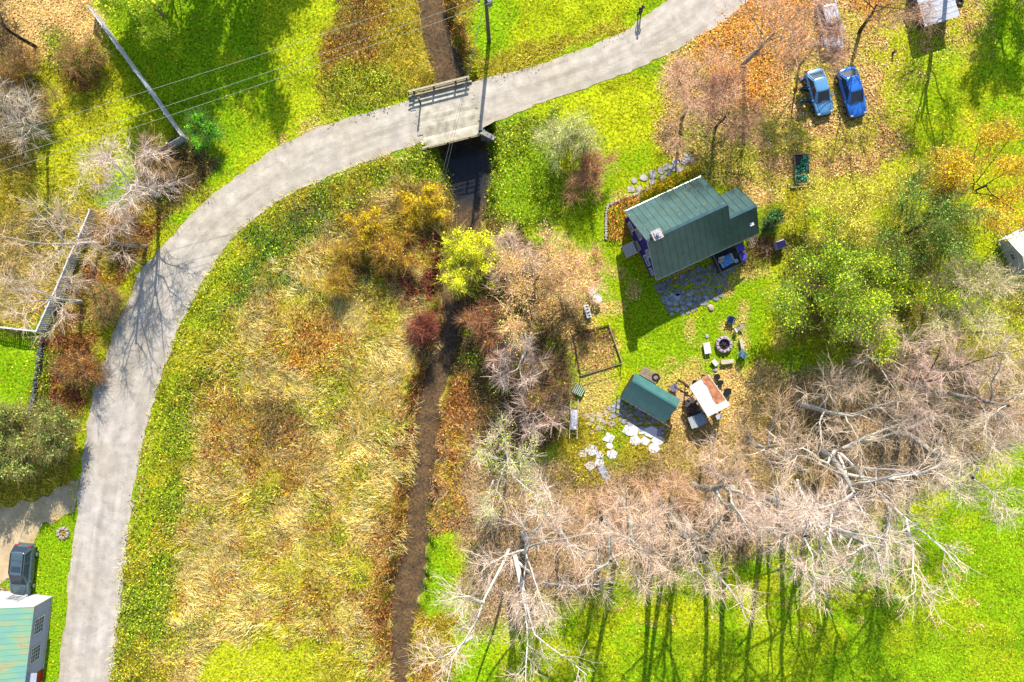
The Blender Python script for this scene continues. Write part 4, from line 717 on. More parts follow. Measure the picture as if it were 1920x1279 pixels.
# ---- green roofed coop
def px_in(fr, px, py):  # survey point in a frame's own axes
    x, y = G(px, py); v = Vector((x, y, 0))-Vector((fr.location.x, fr.location.y, 0)); v.rotate(Matrix.Rotation(-fr.rotation_euler.z, 3, 'Z')); return v
c = frame(1214, 741, -30.5, 'green_shed', 'long low shed with a turquoise and dark green gable roof in the lower yard', 'shed')
g2 = mat('teal_metal_roof', (.035, .115, .105), .42, .35, .12, 1.2, .7); B = MB(); L2_ = 2.25
def roof2(B, x0, x1, yr, zr_, ya, za, yb, zb, gap=.45, rib=.015): seam_roof(B, (x0, yr, zr_), (x1, yr, zr_), (x1, ya, za), (x0, ya, za), gap, .04, rib=rib); seam_roof(B, (x0, yr, zr_), (x1, yr, zr_), (x1, yb, zb), (x0, yb, zb), gap, .04, rib=rib)
roof2(B, -L2_, L2_, .35, 2.65, 1.05, 1.95, -1.35, 1.35); B.bar((-L2_, .35, 2.71), (L2_, .35, 2.71), .16, .02); B.build('roof', g2, c)
B = MB(); vs = []
for x in (-2.1, 2.1): vs += [(x, -1.15, -.1), (x, .9, -.1), (x, .9, 2.0), (x, .35, 2.58), (x, -1.15, 1.42)]
B.add(vs, [(0, 1, 2, 3, 4)[::-1], (5, 6, 7, 8, 9), (1, 6, 7, 2)[::-1], (0, 4, 9, 5)[::-1]]); B.build('wall', wood_d, c)
B = MB(); B.bar((-2.3, -1.42, 1.3), (2.9, -1.42, 1.3), .05, .09); 
for k in range(6): B.bar((-2.3+k*1.04, -1.42, 0), (-2.3+k*1.04, -1.42, 1.3), .06)
B.build('post_rail', wood, c)
p = frame(1217, 703, -30, 'board_stack', 'stack of grey boards leaning along the upper side of the long low shed', 'boards'); B = MB()
for k in range(5): B.box((-.0+.02*k, -.32+.17*k, .12+.01*k), (1.75, .15, .05))
B.box((-.5, 0, .05), (.1, .9, .1)); B.box((.5, 0, .05), (.1, .9, .1)); B.build('boards', wood, p)
def tyre(px, py, label, r=.36, z=0, group=None, inner=None):
    t = frame(px, py, 0, 'old_tyre', label, 'tyre', group); B = MB(); B.lathe([(r*.55, .02), (r*.9, 0), (r, .06), (r, .18), (r*.9, .24), (r*.55, .22), (r*.5, .12), (r*.55, .02)], n=24); B.build('tread', rubber, t); B = MB(); B.lathe([(.01, .02), (r*.56, .02), (r*.56, .09), (.01, .06)], n=18, jit=.03); B.build('filling', inner or soil, t)
tyre(1229, 707, 'old tyre at the right end of the board stack', inner=painted('tan_fill', (170, 120, 90)))
def chair(px, py, ang, m, label, name='garden_chair', seatm=None, sc=1.0):
    t = frame(px, py, ang, name, label, 'chair'); 
    MB().box((0, 0, .4*sc), (.5*sc, .5*sc, .05), bev=.015).build('seat', seatm or m, t); B = MB()
    for k in range(4): B.box((-.2*sc+.135*k*sc, -.25*sc, .66*sc), (.1*sc, .03, .46*sc), rx=.15)
    B.build('backrest', m, t)
    for x in (-.22, .22):
        for y in (-.22, .22): MB().bar((x*sc, y*sc, 0), (x*sc, y*sc, .39*sc), .045).build('leg', m, t)
    for x in (-.28, .28):
        B = MB(); B.box((x*sc, .0, .62*sc), (.09, .5*sc, .03)); B.bar((x*sc, .2*sc, .4*sc), (x*sc, .2*sc, .61*sc), .04); B.build('armrest', m, t)
    return t
chair(1261, 726, 30, painted('metal_chair', (130, 120, 156)), 'grey violet metal chair between the two small sheds')
p = frame(1277, 752, -20, 'plywood_sheet', 'tan plywood sheets lying at the lower end of the long low shed', 'plywood'); B = MB(); B.box((-.1, .35, .05), (.95, .8, .03), rz=.3); B.box((-.55, -.35, .09), (1.1, .7, .03), rz=-.5); B.box((-.9, -1.1, .06), (.9, .9, .03), rz=-.1); B.build('sheet', painted('plywood', (226, 182, 122), noise=.15), p)
p = frame(1285, 728, -33, 'timber_frame', 'open rectangular timber frame lying between the two small sheds', 'frame'); B = MB()
B.bar((-.95, .35, .1), (.75, .35, .1), .07); B.bar((-.95, -.35, .1), (.75, -.35, .1), .07); B.bar((-.95, -.35, .1), (-.95, .35, .1), .07); B.bar((.75, -.35, .1), (.75, .35, .1), .07); B.build('beams', wood_d, p)
tray = frame(1297, 765, -60, 'work_bench', 'dark bench cluttered with pots against the side of the rusty white canopy', 'bench'); MB().box((0, 0, .4), (1.9, 1.0, .06)).build('top', painted('bench_dark', (92, 78, 76), noise=.4, scale=8), tray); B = MB()
for x in (-.85, .85):
    for y in (-.4, .4): B.bar((x, y, 0), (x, y, .38), .07)
    B.bar((x, -.4, .2), (x, .4, .2), .06)
B.bar((-.85, 0, .2), (.85, 0, .2), .06)
B.build('trestle', wood_d, tray)
r_ = random.Random(5)
for i, (x, y, rr, cc, lb) in enumerate(((1291, 768, .17, (196, 120, 96), 'round terracotta pot, largest on the cluttered bench'), (1289, 747, .1, (230, 190, 180), 'small pink pot at the upper end of the cluttered bench'), (1302, 752, .12, (230, 230, 236), 'white pot near the canopy edge on the cluttered bench'), (1306, 768, .11, (222, 226, 232), 'white pot at the lower right of the cluttered bench'), (1293, 757, .1, (206, 140, 120), 'small reddish pot in the middle of the cluttered bench'), (1301, 760, .09, (150, 150, 160), 'grey pot between the white pots on the bench'), (1287, 737, .12, (90, 60, 70), 'dark purple pot by the corner of the timber frame'))):
    t = frame(x, y, 0, 'plant_pot', lb, 'pot', 'pots on the cluttered bench', z=.43 if i < 6 else 0); B = MB(); B.lathe([(rr*.7, 0), (rr, rr*1.5), (rr*1.1, rr*1.5), (rr*1.1, rr*1.75), (rr*.92, rr*1.75), (rr*.85, rr*1.4)], n=16); B.build('wall', painted('pot%d' % i, cc), t); MB().lathe([(.01, rr*1.4), (rr*.86, rr*1.4), (rr*.86, rr*1.45)], n=14).build('soil', soil, t)
# ---- rusty white canopy
q = [P(1292, 725, 2.3), P(1328, 702, 2.3), P(1369, 760, 2.55), P(1327, 782, 2.55)]
cx = sum((v for v in q), Vector())/4; cn = empty('metal_canopy', (cx.x, cx.y, 0), 0, 'open shelter with a white sheet metal roof half covered by rust', 'shelter'); q = [v-Vector((cx.x, cx.y, 0)) for v in q]
wr = mat('white_sheet', A(244, 242, 240), .5, .1, .06, 2, .4); rust = mat('rust_sheet', A(214, 140, 96), .8, 0, .35, 3, .2); B = MB()
seam_roof(B, q[0], q[3], q[2], q[1], .35, .04, rib=.012, rw=.03); B.build('roof', wr, cn); nrm = (q[1]-q[0]).cross(q[3]-q[0]).normalized()
if nrm.z < 0: nrm = -nrm
B = MB(); 
def uvp(u, v): return (q[0].lerp(q[1], u)).lerp(q[3].lerp(q[2], u), v)+nrm*.062
rn = random.Random(2); vs = []; NN = 14
for i in range(NN+1): v_ = i/NN*.80; vs += [uvp(.60+rn.uniform(-.02, .02)+.04*math.sin(v_*7), v_+.01), uvp(.97, v_+.01)]
B.add(vs, [(2*i, 2*i+1, 2*i+3, 2*i+2) for i in range(NN)][::1]); B.build('rusty_sheet', rust, cn)
B = MB()
for p_ in q: B.bar((p_.x*.9, p_.y*.9, 0), (p_.x*.9, p_.y*.9, p_.z-.03), .1)
for i in range(4): B.bar(q[i]*.98-Vector((0, 0, .05)), q[(i+1) % 4]*.98-Vector((0, 0, .05)), .06, .1)
B.build('post', wood_d, cn)
bn = frame(1337, 752, -58, 'workbench', 'wooden bench and shelves in the shade beneath the rusty white canopy', 'bench'); MB().box((0, 0, .85), (1.8, .6, .05)).build('top', wood_d, bn); B = MB()
for x in (-.8, .8):
    for y in (-.25, .25): B.bar((x, y, 0), (x, y, .83), .07)
B.build('trestle', wood_d, bn)
q = frame(1304, 785, 22, 'small_coop', 'little hutch with a half white half grey blue gable roof below the canopy', 'hutch'); B = MB(); seam_roof(B, (-.25, -.55, 1.25), (-.25, .5, 1.25), (-.78, .5, .95), (-.78, -.55, .95), .6, .03, rib=.01); B.build('roof', painted('white_roof_panel', (226, 232, 224), rough=.5), q); B = MB(); seam_roof(B, (-.25, -.55, 1.25), (-.25, .5, 1.25), (.62, .5, 1.0), (.62, -.55, 1.0), .6, .03, rib=.01); B.build('roof', painted('grey_roof_panel', (150, 176, 196), rough=.4), q)
B = MB(); B.box((-.08, -.02, .45), (1.2, .9, .95)); B.build('wall', painted('hutch_wall', (80, 60, 60), noise=.3), q)
p = frame(1344, 780, 25, 'side_table', 'small white topped table in the canopy shadow at its lower corner', 'table'); MB().box((0, 0, .7), (.5, .4, .04)).build('tabletop', painted('lilac_white', (206, 206, 224)), p)
for x in (-.2, .2):
    for y in (-.15, .15): MB().bar((x, y, 0), (x, y, .68), .04).build('leg', steel, p)
for x, y, r, hh, lb in ((1343, 706, .24, .4, 'black bucket at the upper corner of the canopy nearest the fire pit'), (1350, 717, .2, .35, 'black bucket half under the upper right side of the canopy'), (1362, 734, .3, .5, 'black tub at the right side of the rusty sheet'), (1301, 716, .17, .3, 'small black bucket at the upper left corner of the canopy')):
    tub(x, y, r, hh, black, lb, 'black_bucket', 'bucket', soil=painted('navy_water', (24, 28, 60), rough=.2), group='black buckets around the canopy')
# stone litter, sheet and rack at the lower yard
slabs([(1185, 800), (1240, 815), (1238, 830), (1225, 850), (1180, 832), (1175, 815)], 30, 8, 14, 'stone_slabs', 'bright white stone slabs spread below the long low shed', painted('white_stone', (255, 250, 255), noise=.1, scale=3, bump=.3))
slabs([(1133, 818), (1148, 815), (1155, 860), (1143, 866), (1136, 840)], 14, 6, 11, 'stone_slabs', 'curved row of white slabs between the shed and the small stone cross', MATS['white_stone'], seed=5)
slabs([(1085, 842), (1122, 838), (1132, 860), (1118, 882), (1096, 884), (1100, 862)], 12, 8, 14, 'stone_slabs', 'cluster of white slabs above the grey metal sheet', MATS['white_stone'], seed=6)
slabs([(1140, 765), (1165, 745), (1250, 800), (1240, 822), (1190, 800), (1150, 782)], 90, 3.5, 7, 'stone_paving', 'grey stone paving in the shade of the long low shed', painted('shade_tinted_stone', (180, 178, 196), noise=.3, scale=4, bump=.5), seed=9)  # pale stone toned grey violet, the shed's shade mixed into its colour
slabs([(1098, 780), (1140, 770), (1150, 800), (1110, 812)], 12, 4, 8, 'stone_slabs', 'scattered small stones beside the boat rack', painted('tan_stone', (214, 200, 180), noise=.2), seed=8)
p = frame(1134, 889, -62, 'metal_sheet', 'grey blue sheet of metal lying in the weeds below the white slabs', 'sheet'); B = MB()
for k in range(7): B.box((0, -.27+.09*k, .06+.012*(k % 2)), (1.6, .088, .012))
B.build('sheet', painted('grey_sheet', (214, 220, 240), rough=.5, noise=.15), p)
p = frame(1075, 788, -92, 'boat_rack', 'long pale wooden rack with two rails and a white board across it', 'rack'); B = MB(); B.bar((-1.9, .32, .55), (1.6, .34, .55), .06); B.bar((-1.9, -.32, .55), (1.6, -.34, .55), .06); B.build('rails', painted('pale_rail', (240, 222, 196)), p)
MB().box((-.1, 0, .5), (1.75, .56, .05)).build('white_board', painted('lilac_board', (250, 244, 255), noise=.1), p); B = MB()
for x in (-1.3, 0, 1.2):
    for y in (-.33, .33): B.bar((x, y, 0), (x, y, .53), .06)
    B.bar((x, -.33, .25), (x, .33, .25), .05)
B.build('leg', wood, p); p2 = frame(1056, 780, -88, 'leaning_planks', 'grey planks lying left of the long pale rack', 'planks'); B = MB(); B.box((0, 0, .1), (1.9, .16, .04)); B.box((.1, -.2, .13), (1.7, .14, .04), rz=.05); B.build('planks', wood, p2)
p = frame(1084, 731, -28, 'slatted_crate', 'green and white slatted crate lying in the weeds left of the long low shed', 'crate'); B = MB()
for k in range(6): B.box((-.42+.17*k, 0, .48), (.07, .82, .03))
B.build('slats', painted('cream_slat', (214, 226, 196)), p); MB().box((0, 0, .22), (.98, .86, .44)).build('body', painted('crate_green', (40, 96, 70)), p)
# fenced garden bed
p = frame(1116, 656, 10, 'garden_bed', 'rectangular old vegetable bed framed by thin poles left of the house shadow', 'garden bed'); B = MB(); 
for a, b in (((-1.75, 1.7), (1.5, 2.0)), ((1.5, 2.0), (2.1, -1.55)), ((2.1, -1.55), (-1.7, -2.0)), ((-1.7, -2.0), (-1.75, 1.7))): B.bar((*a, .16), (*b, .16), .07, .14)
B.build('border', wood_d, p); B = MB()
for x, y in ((-1.75, 1.7), (1.5, 2.0), (2.1, -1.55), (-1.7, -2.0), (1.8, .2), (-1.7, 0)): B.bar((x, y, 0), (x, y, 1.0), .06)
B.bar((-1.7, -2.0, .85), (2.1, -1.55, .85), .035); B.bar((1.5, 2.0, .85), (2.1, -1.55, .85), .035); B.build('post', painted('pale_pole', (214, 190, 140)), p)
x = 1116+rng.uniform(-34, 36, 1500); y = 655+rng.uniform(-38, 38, 1500); a = Acc(); a.add(leaves(pos(x, y, .05+.25*rng.random(1500)), rng.uniform(.06, .16, 1500), pal(1500, [(170, 120, 90), (200, 170, 90), (110, 80, 70), (150, 160, 70)], None, .25))); k = y < 634; a.add(ribbons(pos(x[k], y[k], .1), dirs(k.sum(), rng.uniform(.3, 1.4, k.sum())), rng.uniform(.2, .6, k.sum()), rng.uniform(.03, .05, k.sum()), .1, pal(k.sum(), [(110, 76, 76), (90, 60, 60), (150, 110, 100)])))
tag(a.build('withered_plants', sm_), 'brown withered stalks filling the vegetable bed', 'plants', kind='stuff')
# raised bed with greens
p = frame(1502, 318, 3, 'raised_bed', 'narrow raised bed full of blue green kale in the upper right yard', 'raised bed'); B = MB()
for s_ in (-1, 1): B.box((s_*.62, 0, .15), (.06, 2.6, .32)); B.box((0, s_*1.3, .15), (1.24, .06, .32))
B.box((-.1, -1.5, .12), (1.9, .18, .12), rz=.06); B.build('border', wood, p); B = MB(); B.box((0, 0, .12), (1.18, 2.55, .2)); B.build('soil', soil, p); a = Acc()
for i in range(34):
    x0, y0 = rng.uniform(-.5, .5), rng.uniform(-1.15, 1.15); m_ = 14; P0 = np.repeat([[x0, y0, .24]], m_, 0); D = dirs(m_, rng.uniform(.4, 1.3, m_)); a.add(ribbons(P0, D, rng.uniform(.16, .32, m_), np.full(m_, .1), .35, pal(m_, [(50, 130, 96), (120, 190, 160), (40, 100, 70), (90, 150, 110)], None, .3), seg=3, tipw=.5))
a.build('kale', vmat('kale', .5, .1), p)
# benches, chairs and stones of the fire circle
fp = frame(1356, 646, 0, 'fire_pit', 'round stone fire pit with grey ash in the middle of the lawn seats', 'fire pit'); B = MB(); rr = random.Random(4)
for k in range(13): a_ = k*2*PI/13; B.box((.62*math.cos(a_), .62*math.sin(a_), .17), (.26, .3, .34), rz=a_+rr.uniform(-.15, .15), bev=.05)
for k in range(11): a_ = k*2*PI/11+.2; B.box((.6*math.cos(a_), .6*math.sin(a_), .40), (.24, .28, .12), rz=a_+rr.uniform(-.2, .2), bev=.04)
B.build('stone_ring', painted('pit_stone', (206, 184, 190), noise=.25, scale=5, bump=.4), fp); B = MB(); B.lathe([(.01, .06), (.52, .04), (.52, .1), (.01, .16)], n=16, jit=.1); ash = B.build('ash', painted('ash', (90, 80, 90), noise=.6, scale=10), fp); B = MB()
for k in range(6): a_ = k*1.05; B.bar((.38*math.cos(a_), .38*math.sin(a_), .15), (-.1*math.cos(a_+.4), -.1*math.sin(a_+.4), .3), .07)
B.build('log', painted('charred', (54, 44, 48)), ash)
def bench(px, py, ang, L_, W_, Hh, m, label, name='low_bench', cat='bench', legs=True):
    t = frame(px, py, ang, name, label, cat); MB().box((0, 0, Hh-.04), (L_, W_, .08), bev=.015).build('seat', m, t)
    for s_ in (-1, 1): MB().box((s_*(L_/2-.12), 0, (Hh-.08)/2), (.1, W_*.8, Hh-.08)).build('leg', m, t)
    return t
bw = painted('bench_white', (244, 242, 238), noise=.06); bp_ = painted('bench_pale', (222, 212, 180), noise=.15)
bench(1324, 653, 100, .98, .6, .42, bw, 'bright white block seat left of the fire pit'); bench(1362, 678, 6, 1.15, .38, .42, bp_, 'pale plank bench below the fire pit'); bench(1389, 646, -78, 1.05, .3, .38, bp_, 'narrow pale bench right of the fire pit'); bench(1339, 680, -50, .6, .42, .36, painted('stump_seat', (226, 232, 206)), 'small pale seat at the lower left of the fire circle', 'low_stool', 'stool')
chair(1389, 664, -35, painted('blue_grey_chair', (96, 134, 160), rough=.5), 'blue grey chair at the lower right of the fire circle', 'lawn_chair', sc=1.15); chair(1367, 601, 160, painted('navy_chair', (50, 76, 130), rough=.4), 'dark blue chair at the top of the fire circle', 'lawn_chair', sc=1.1)
p = frame(1382, 617, 30, 'folded_lounger', 'pale folding lounger tipped over at the upper right of the fire circle', 'lounger'); B = MB(); B.box((.2, 0, .3), (.75, .42, .04), ry=-.5); B.build('seat', bp_, p); B = MB(); B.box((-.25, 0, .42), (.45, .42, .04), ry=1.1); B.build('backrest', bw, p); B = MB(); B.bar((-.3, -.2, 0), (.3, -.2, .4), .04); B.bar((-.3, .2, 0), (.3, .2, .4), .04); B.build('leg', wood_d, p)
def rock(px, py, r, label, m=stone, name='field_stone'):
    B = MB(); B.lathe([(r*.9, -.05), (r, r*.3), (r*.75, r*.6), (r*.2, r*.72)], n=9, jit=.16); o = tag(B.build(name, m, smooth=False), label, 'stone'); g = G(px, py); o.location = (*g, float(zat(px, py))); return o
rock(1325, 631, .19, 'small pale stone above the white block seat'); rock(1333, 577, .3, 'flat pinkish stone on the lawn under the patio', painted('pink_stone', (226, 190, 182), noise=.2)); rock(1341, 693, .22, 'light stone near the buckets below the pale stool')
p = frame(1108, 545, 0, 'round_stool', 'round cream topped drum on the lawn edge, the upper of two', 'drum'); MB().lathe([(.36, 0), (.4, .74), (.36, .8), (.01, .82)], n=24).build('body', painted('cream_drum', (240, 222, 214)), p); MB().lathe([(.41, .72), (.43, .76), (.41, .8), (.36, .805)], n=24).build('rim', bw, p)
tub(1118, 561, .4, .8, bw, 'white ringed drum with a grey centre, the lower of two on the lawn edge', 'round_stool', 'drum', soil=painted('grey_water', (120, 124, 160), rough=.3))
p = frame(1101, 584, -74, 'white_bench', 'narrow white bench with dark slots below the round drums', 'bench'); MB().box((0, 0, .4), (1.2, .46, .07), bev=.01).build('seat', bw, p); B = MB()
for k in range(4): B.box((-.42+.28*k, .02, .44), (.1, .2, .015))
B.build('slot', black, p); 
for s_ in (-1, 1): MB().box((s_*.5, 0, .18), (.08, .4, .36)).build('leg', bw, p)
# flower bed left of the house
a = Acc(); x = rng.uniform(1136, 1200, 2600); y = rng.uniform(366, 452, 2600); k = (sdist(x, y, [(1140, 395), (1160, 372), (1200, 366), (1215, 372), (1172, 402), (1184, 440), (1170, 455), (1140, 452)]) > 0); x, y = x[k], y[k]; n_ = len(x); a.add(leaves(pos(x, y, rng.random(n_)*.6), rng.uniform(.08, .2, n_), pal(n_, [(196, 110, 60), (180, 160, 60), (150, 70, 70), (110, 140, 50), (216, 150, 90)], None, .28)))
tag(a.build('flower_bed', lm), 'orange and rust coloured flower bed curling round the left corner of the house', 'plants', kind='stuff'); a = Acc(); x = 1200+rng.random(1800)*115; y = 372-(x-1200)*.46-rng.random(1800)*18+rng.random(1800)*6; a.add(leaves(pos(x, y, rng.random(1800)*.5), rng.uniform(.08, .18, 1800), pal(1800, [(190, 180, 60), (206, 130, 60), (130, 150, 50), (226, 200, 90)], None, .28)))
tag(a.build('border_plants', lm), 'yellow and orange border plants along the upper eave of the house', 'plants', kind='stuff'); B = MB(); rr = random.Random(6)
for k in range(24):
    t_ = k/23; x0 = 1136+(0 if t_ < .55 else (t_-.55)/.45*58)+(abs(t_-.55) < .1)*2; y0 = 448-min(t_, .55)/.55*62-max(0, t_-.55)*48; gx0, gy0 = G(x0, y0); B.box((gx0, gy0, .1+float(zat(x0, y0))), (.24, .2, .2), rz=rr.uniform(0, 3), bev=.04)
tag(B.build('stone_edging', stone), 'line of small stones edging the flower bed left of the house', 'edging')
# ---------------------------------------------------------------- bridge, pole, fences, houses at the edge
bd = math.degrees(math.atan2(265-241, 100)); ang = 14.0
# deck follows the road; local x along the road (to the right), y across
br = frame(838, 218, ang, 'plank_bridge', 'short plank bridge carrying the gravel road over the stream', 'bridge', z=-float(zat(838, 218))); BL, BW = 5.4, 4.9
def bl(px, py): return px_in(br, px, py)
B = MB(); n_ = 16
for k in range(n_): B.box((random.uniform(-.1, .1), -2.25+4.6*(k+.5)/n_, .105), (BL+random.uniform(-.5, .5), 4.6/n_-.006, .05), mi=random.choice((0, 0, 1, 2)))
B.build('deck_planks', [mat('deck_planks', A(222, 210, 186), .9, 0, .22, 1.6, .1), mat('deck_planks_worn', A(204, 192, 166), .9, 0, .25, 1.6, .1), mat('deck_planks_pale', A(240, 228, 200), .9, 0, .2, 1.6, .1)], br)
B = MB()
for y in (-2.2, -.8, .8, 2.2): B.box((0, y, -.25), (BL+.2, .25, .4))
B.build('girder', painted('rust_steel', (70, 56, 50)), br)
B = MB(); B.box((0, -2.38, .16), (BL+.4, .14, .16)); B.build('curb', painted('curb_wood', (206, 190, 160), noise=.2), br)
B = MB(); B.box((0, 2.45, .16), (BL+.4, .14, .16)); B.build('curb', painted('curb_wood', (206, 190, 160)), br)
rail_m = painted('rail_wood', (206, 192, 150), noise=.2)
for y, nm in ((2.6, 'railing'), (-2.5, 'railing')):
    rail = MB(); rail.box((0, y, 1.12), (BL+.1, .16, .07)); rail.box((0, y, .78), (BL+.1, .05, .16)); rail.box((0, y, .48), (BL+.1, .05, .16)); ro_ = rail.build(nm, rail_m, br)
    for x in (-2.3, -.5, 1.5, 2.5): MB().bar((x, y+.03, -.1), (x, y+.03, 1.1), .14).build('post', wood_d, ro_)
B = MB(); 
for s_ in (-1, 1): B.box((s_*2.75, .03, -1.42), (.5, 4.7, 2.6), bev=.03)
B.build('abutment', concrete, br)
for a0, a1, lb in (((797, 268), (776, 322), 'leaning concrete wing wall left of the stream below the bridge'), ((905, 248), (960, 272), 'broken stone wing wall right of the stream below the bridge'), ((790, 150), (778, 178), 'short stone wing wall at the upper left end of the bridge')):
    a0, a1 = Vector((*G(*a0), 0)), Vector((*G(*a1), 0)); B = MB(); r2 = random.Random(3)
    for k in range(7): p0 = a0.lerp(a1, k/7); p1 = a0.lerp(a1, (k+.94)/7); zz = -.1-.1*k; B.bar(p0+Vector((0, 0, zz-1)), p1+Vector((0, 0, zz-1+r2.uniform(-.05, .05))), .42, 2.1+r2.uniform(-.1, .1))
    tag(B.build('wing_wall', concrete), lb, 'wall')
mk = frame(789, 196, 0, 'marker_post', 'tall dark marker post standing on the road at the left end of the bridge', 'post', z=.1); MB().bar((0, 0, 0), (0, 0, 1.9), .13).build('post', wood_d, mk); MB().bar((0, .0, 1.5), (0, 0, 1.88), .17).build('reflector', painted('reflector', (220, 200, 90)), mk)
# utility pole with wires
PX, PY, PH = 917, 78, 10.5; pl = frame(PX, PY, 0, 'utility_pole', 'weathered wooden utility pole at the top edge beside the bridge', 'utility pole'); B = MB(); B.tube([(0, 0, -.3), (0, 0, PH)], [.19, .12], 10); B.build('shaft', painted('pole_wood', (120, 106, 92), noise=.3, scale=4), pl)
B = MB(); B.box((0, 0, PH-.6), (1.9, .1, .12), rz=.9); B.build('crossarm', wood, pl); B = MB()
for s_ in (-1, -.4, .4, 1): B.lathe([(.05, 0), (.07, .08), (.03, .16)], (s_*.85*math.cos(.9), s_*.85*math.sin(.9), PH-.54), 8)
B.build('insulator', painted('insulator', (190, 190, 186)), pl); B = MB(); B.tube([(.3, -.1, PH-2.6), (.3, -.1, PH-1.6)], .22, 12); B.build('transformer', painted('transformer', (150, 152, 150)), pl)
p0 = pl.location
def cable(name, a, b, sag, r, label, m, group):
    a, b = Vector(a), Vector(b); pts = []
    for k in range(33): t_ = k/32; p_ = a.lerp(b, t_); p_.z -= sag*4*t_*(1-t_); pts.append(p_)
    o = tag(MB().tube(pts, r, 5).build(name, m), label, 'cable', group); return o
wm_ = painted('wire', (196, 200, 176), rough=.5); k_ = 'power lines to the left of the utility pole'
far = Vector((-60, 4, 9.3))
def wire_to(px, py, hh): return P(px, py, hh)
for (h0, off, ex, ey, lb) in ((PH-.35, (-.6, .75), -560, 418, 'upper power line crossing the lawn shadow'), (PH-.6, (.2, -.2), -560, 470, 'middle power line crossing the lawn shadow'), (PH-.75, (.5, -.65), -560, 498, 'lowest power line crossing the lawn shadow')):
    cable('power_line', (p0.x+off[0], p0.y+off[1], h0), P(ex, ey, 9.8), 1.1, .014, lb, wm_, k_)
for (ex, ey, lb) in ((822, 352, 'left cable running from the pole over the bridge to the bank'), (829, 345, 'right cable running from the pole over the bridge to the bank')):
    cable('guy_cable', (p0.x, p0.y, PH-1.4), (*G(ex, ey), float(zat(ex, ey))),   .15, .014, lb, wm_, 'cables over the bridge')
# picket fences
def picket(a, b, Hh, label, m, gap=.17, rails=True, rail_w=.07, pw=.125, miss=0, cap=False):
    (x0, y0), (x1, y1) = G(*a), G(*b); L_ = math.hypot(x1-x0, y1-y0); an = math.atan2(y1-y0, x1-x0); t = empty('picket_fence', (x0, y0, 0), an, label, 'fence', None); B = MB(); n = int(L_/gap); r2 = random.Random(int(a[0]))
    gz = lambda d: float(zat(a[0]+(b[0]-a[0])*d/L_, a[1]+(b[1]-a[1])*d/L_))
    for k in range(n+1):
        if r2.random() < miss: continue
        d = k*L_/n; z = gz(d); B.box((d, .035, z+Hh/2), (pw, .025, Hh), rx=r2.uniform(-.02, .02))
    B.build('pickets', m, t); B = MB(); B2 = MB(); s_ = int(L_/2.4)+1
    for k in range(s_):
        d0, d1 = k*L_/s_, (k+1)*L_/s_; B.bar((d0, 0, gz(d0)+.3), (d1, 0, gz(d1)+.3), .05, .09); B.bar((d0, 0, gz(d0)+Hh-.2), (d1, 0, gz(d1)+Hh-.2), .05, .09)
        if cap: B.bar((d0, 0, gz(d0)+Hh+.02), (d1, 0, gz(d1)+Hh+.02), .1, .03)
        MB().box((d0, -.06, gz(d0)+Hh/2), (.12, .12, Hh+.15)).build('post', m, t)
    B.build('rail', m, t); return t
pf = painted('fence_white', (250, 248, 246), rough=.7, noise=.06)
gfc = painted('fence_grey', (232, 230, 236), rough=.7, noise=.12)
picket((182, 24), (352, 262), 1.5, 'long thin pale fence running diagonally across the upper left lawn', gfc, cap=True); picket((352, 262), (300, 292), 1.5, 'short stretch of grey pickets turning left at the bright green bush', gfc)
picket((183, 398), (88, 622), 1.5, 'tall white picket fence running down between the bare trees', pf, cap=True); picket((88, 622), (-60, 606), 1.2, 'white picket fence leaving the frame to the left above the small lawn', pf, cap=True)
B = MB(); r2 = random.Random(8); line = [(84, 636), (76, 680), (70, 720), (60, 760), (55, 785)]
for k in range(46):
    t_ = k/45*(len(line)-1); i = min(int(t_), len(line)-2); f = t_-i; x = line[i][0]*(1-f)+line[i+1][0]*f+r2.uniform(-2, 2); y = line[i][1]*(1-f)+line[i+1][1]*f; g = G(x, y); s_ = r2.uniform(.2, .4)
    B.box((*g, float(zat(x, y))+.18), (s_, s_*.8, r2.uniform(.3, .6)), rz=r2.uniform(0, 3), rx=r2.uniform(-.2, .2), bev=.05)
tag(B.build('stone_wall', painted('slate', (110, 112, 136), noise=.35, scale=5)), 'low dark slate wall between the small left lawn and the roadside brush', 'wall')
# house at the lower left
hb = empty('white_house', (*G(98, 1118), 0), math.radians(-97), 'white clapboard house with a patinated green roof in the lower left corner', 'house')
# local x runs down the road side (to the south), local y to the right (towards the road)
cb = painted('clapboard', (226, 222, 226), rough=.6, noise=.06); LH, WH_ = 14.0, 9.0; B = MB(); ez = 3.1; rz_ = 5.6
vs = [(0, 0, -.2), (0, -WH_, -.2), (0, -WH_, ez), (0, -WH_/2, rz_), (0, 0, ez), (LH, 0, -.2), (LH, -WH_, -.2), (LH, -WH_, ez), (LH, -WH_/2, rz_), (LH, 0, ez)]
B.add(vs, [(0, 1, 2, 3, 4), (5, 9, 8, 7, 6), (0, 4, 9, 5), (1, 6, 7, 2)])
for k in range(20): B.box((LH/2, .012, .25+k*.145), (LH-.1, .03, .03))
B.build('wall', cb, hb); B = MB(); B.box((.06, .03, 1.5), (.14, .05, 3.1)); B.box((LH/2, .03, .12), (LH, .06, .22)); B.build('corner_board', painted('cream_trim', (230, 214, 184)), hb)
pat = bpy.data.materials.new('patinated_roof'); pat.use_nodes = True; n = pat.node_tree.nodes; l = pat.node_tree.links; b = n['Principled BSDF']; b.inputs['Roughness'].default_value = .5; b.inputs['Metallic'].default_value = .15
tc = n.new('ShaderNodeTexCoord'); mp = n.new('ShaderNodeMapping'); mp.inputs['Scale'].default_value = (1.6, .45, 1); nz = n.new('ShaderNodeTexNoise'); nz.inputs['Scale'].default_value = 1.1; nz.inputs['Detail'].default_value = 7; r = n.new('ShaderNodeValToRGB')
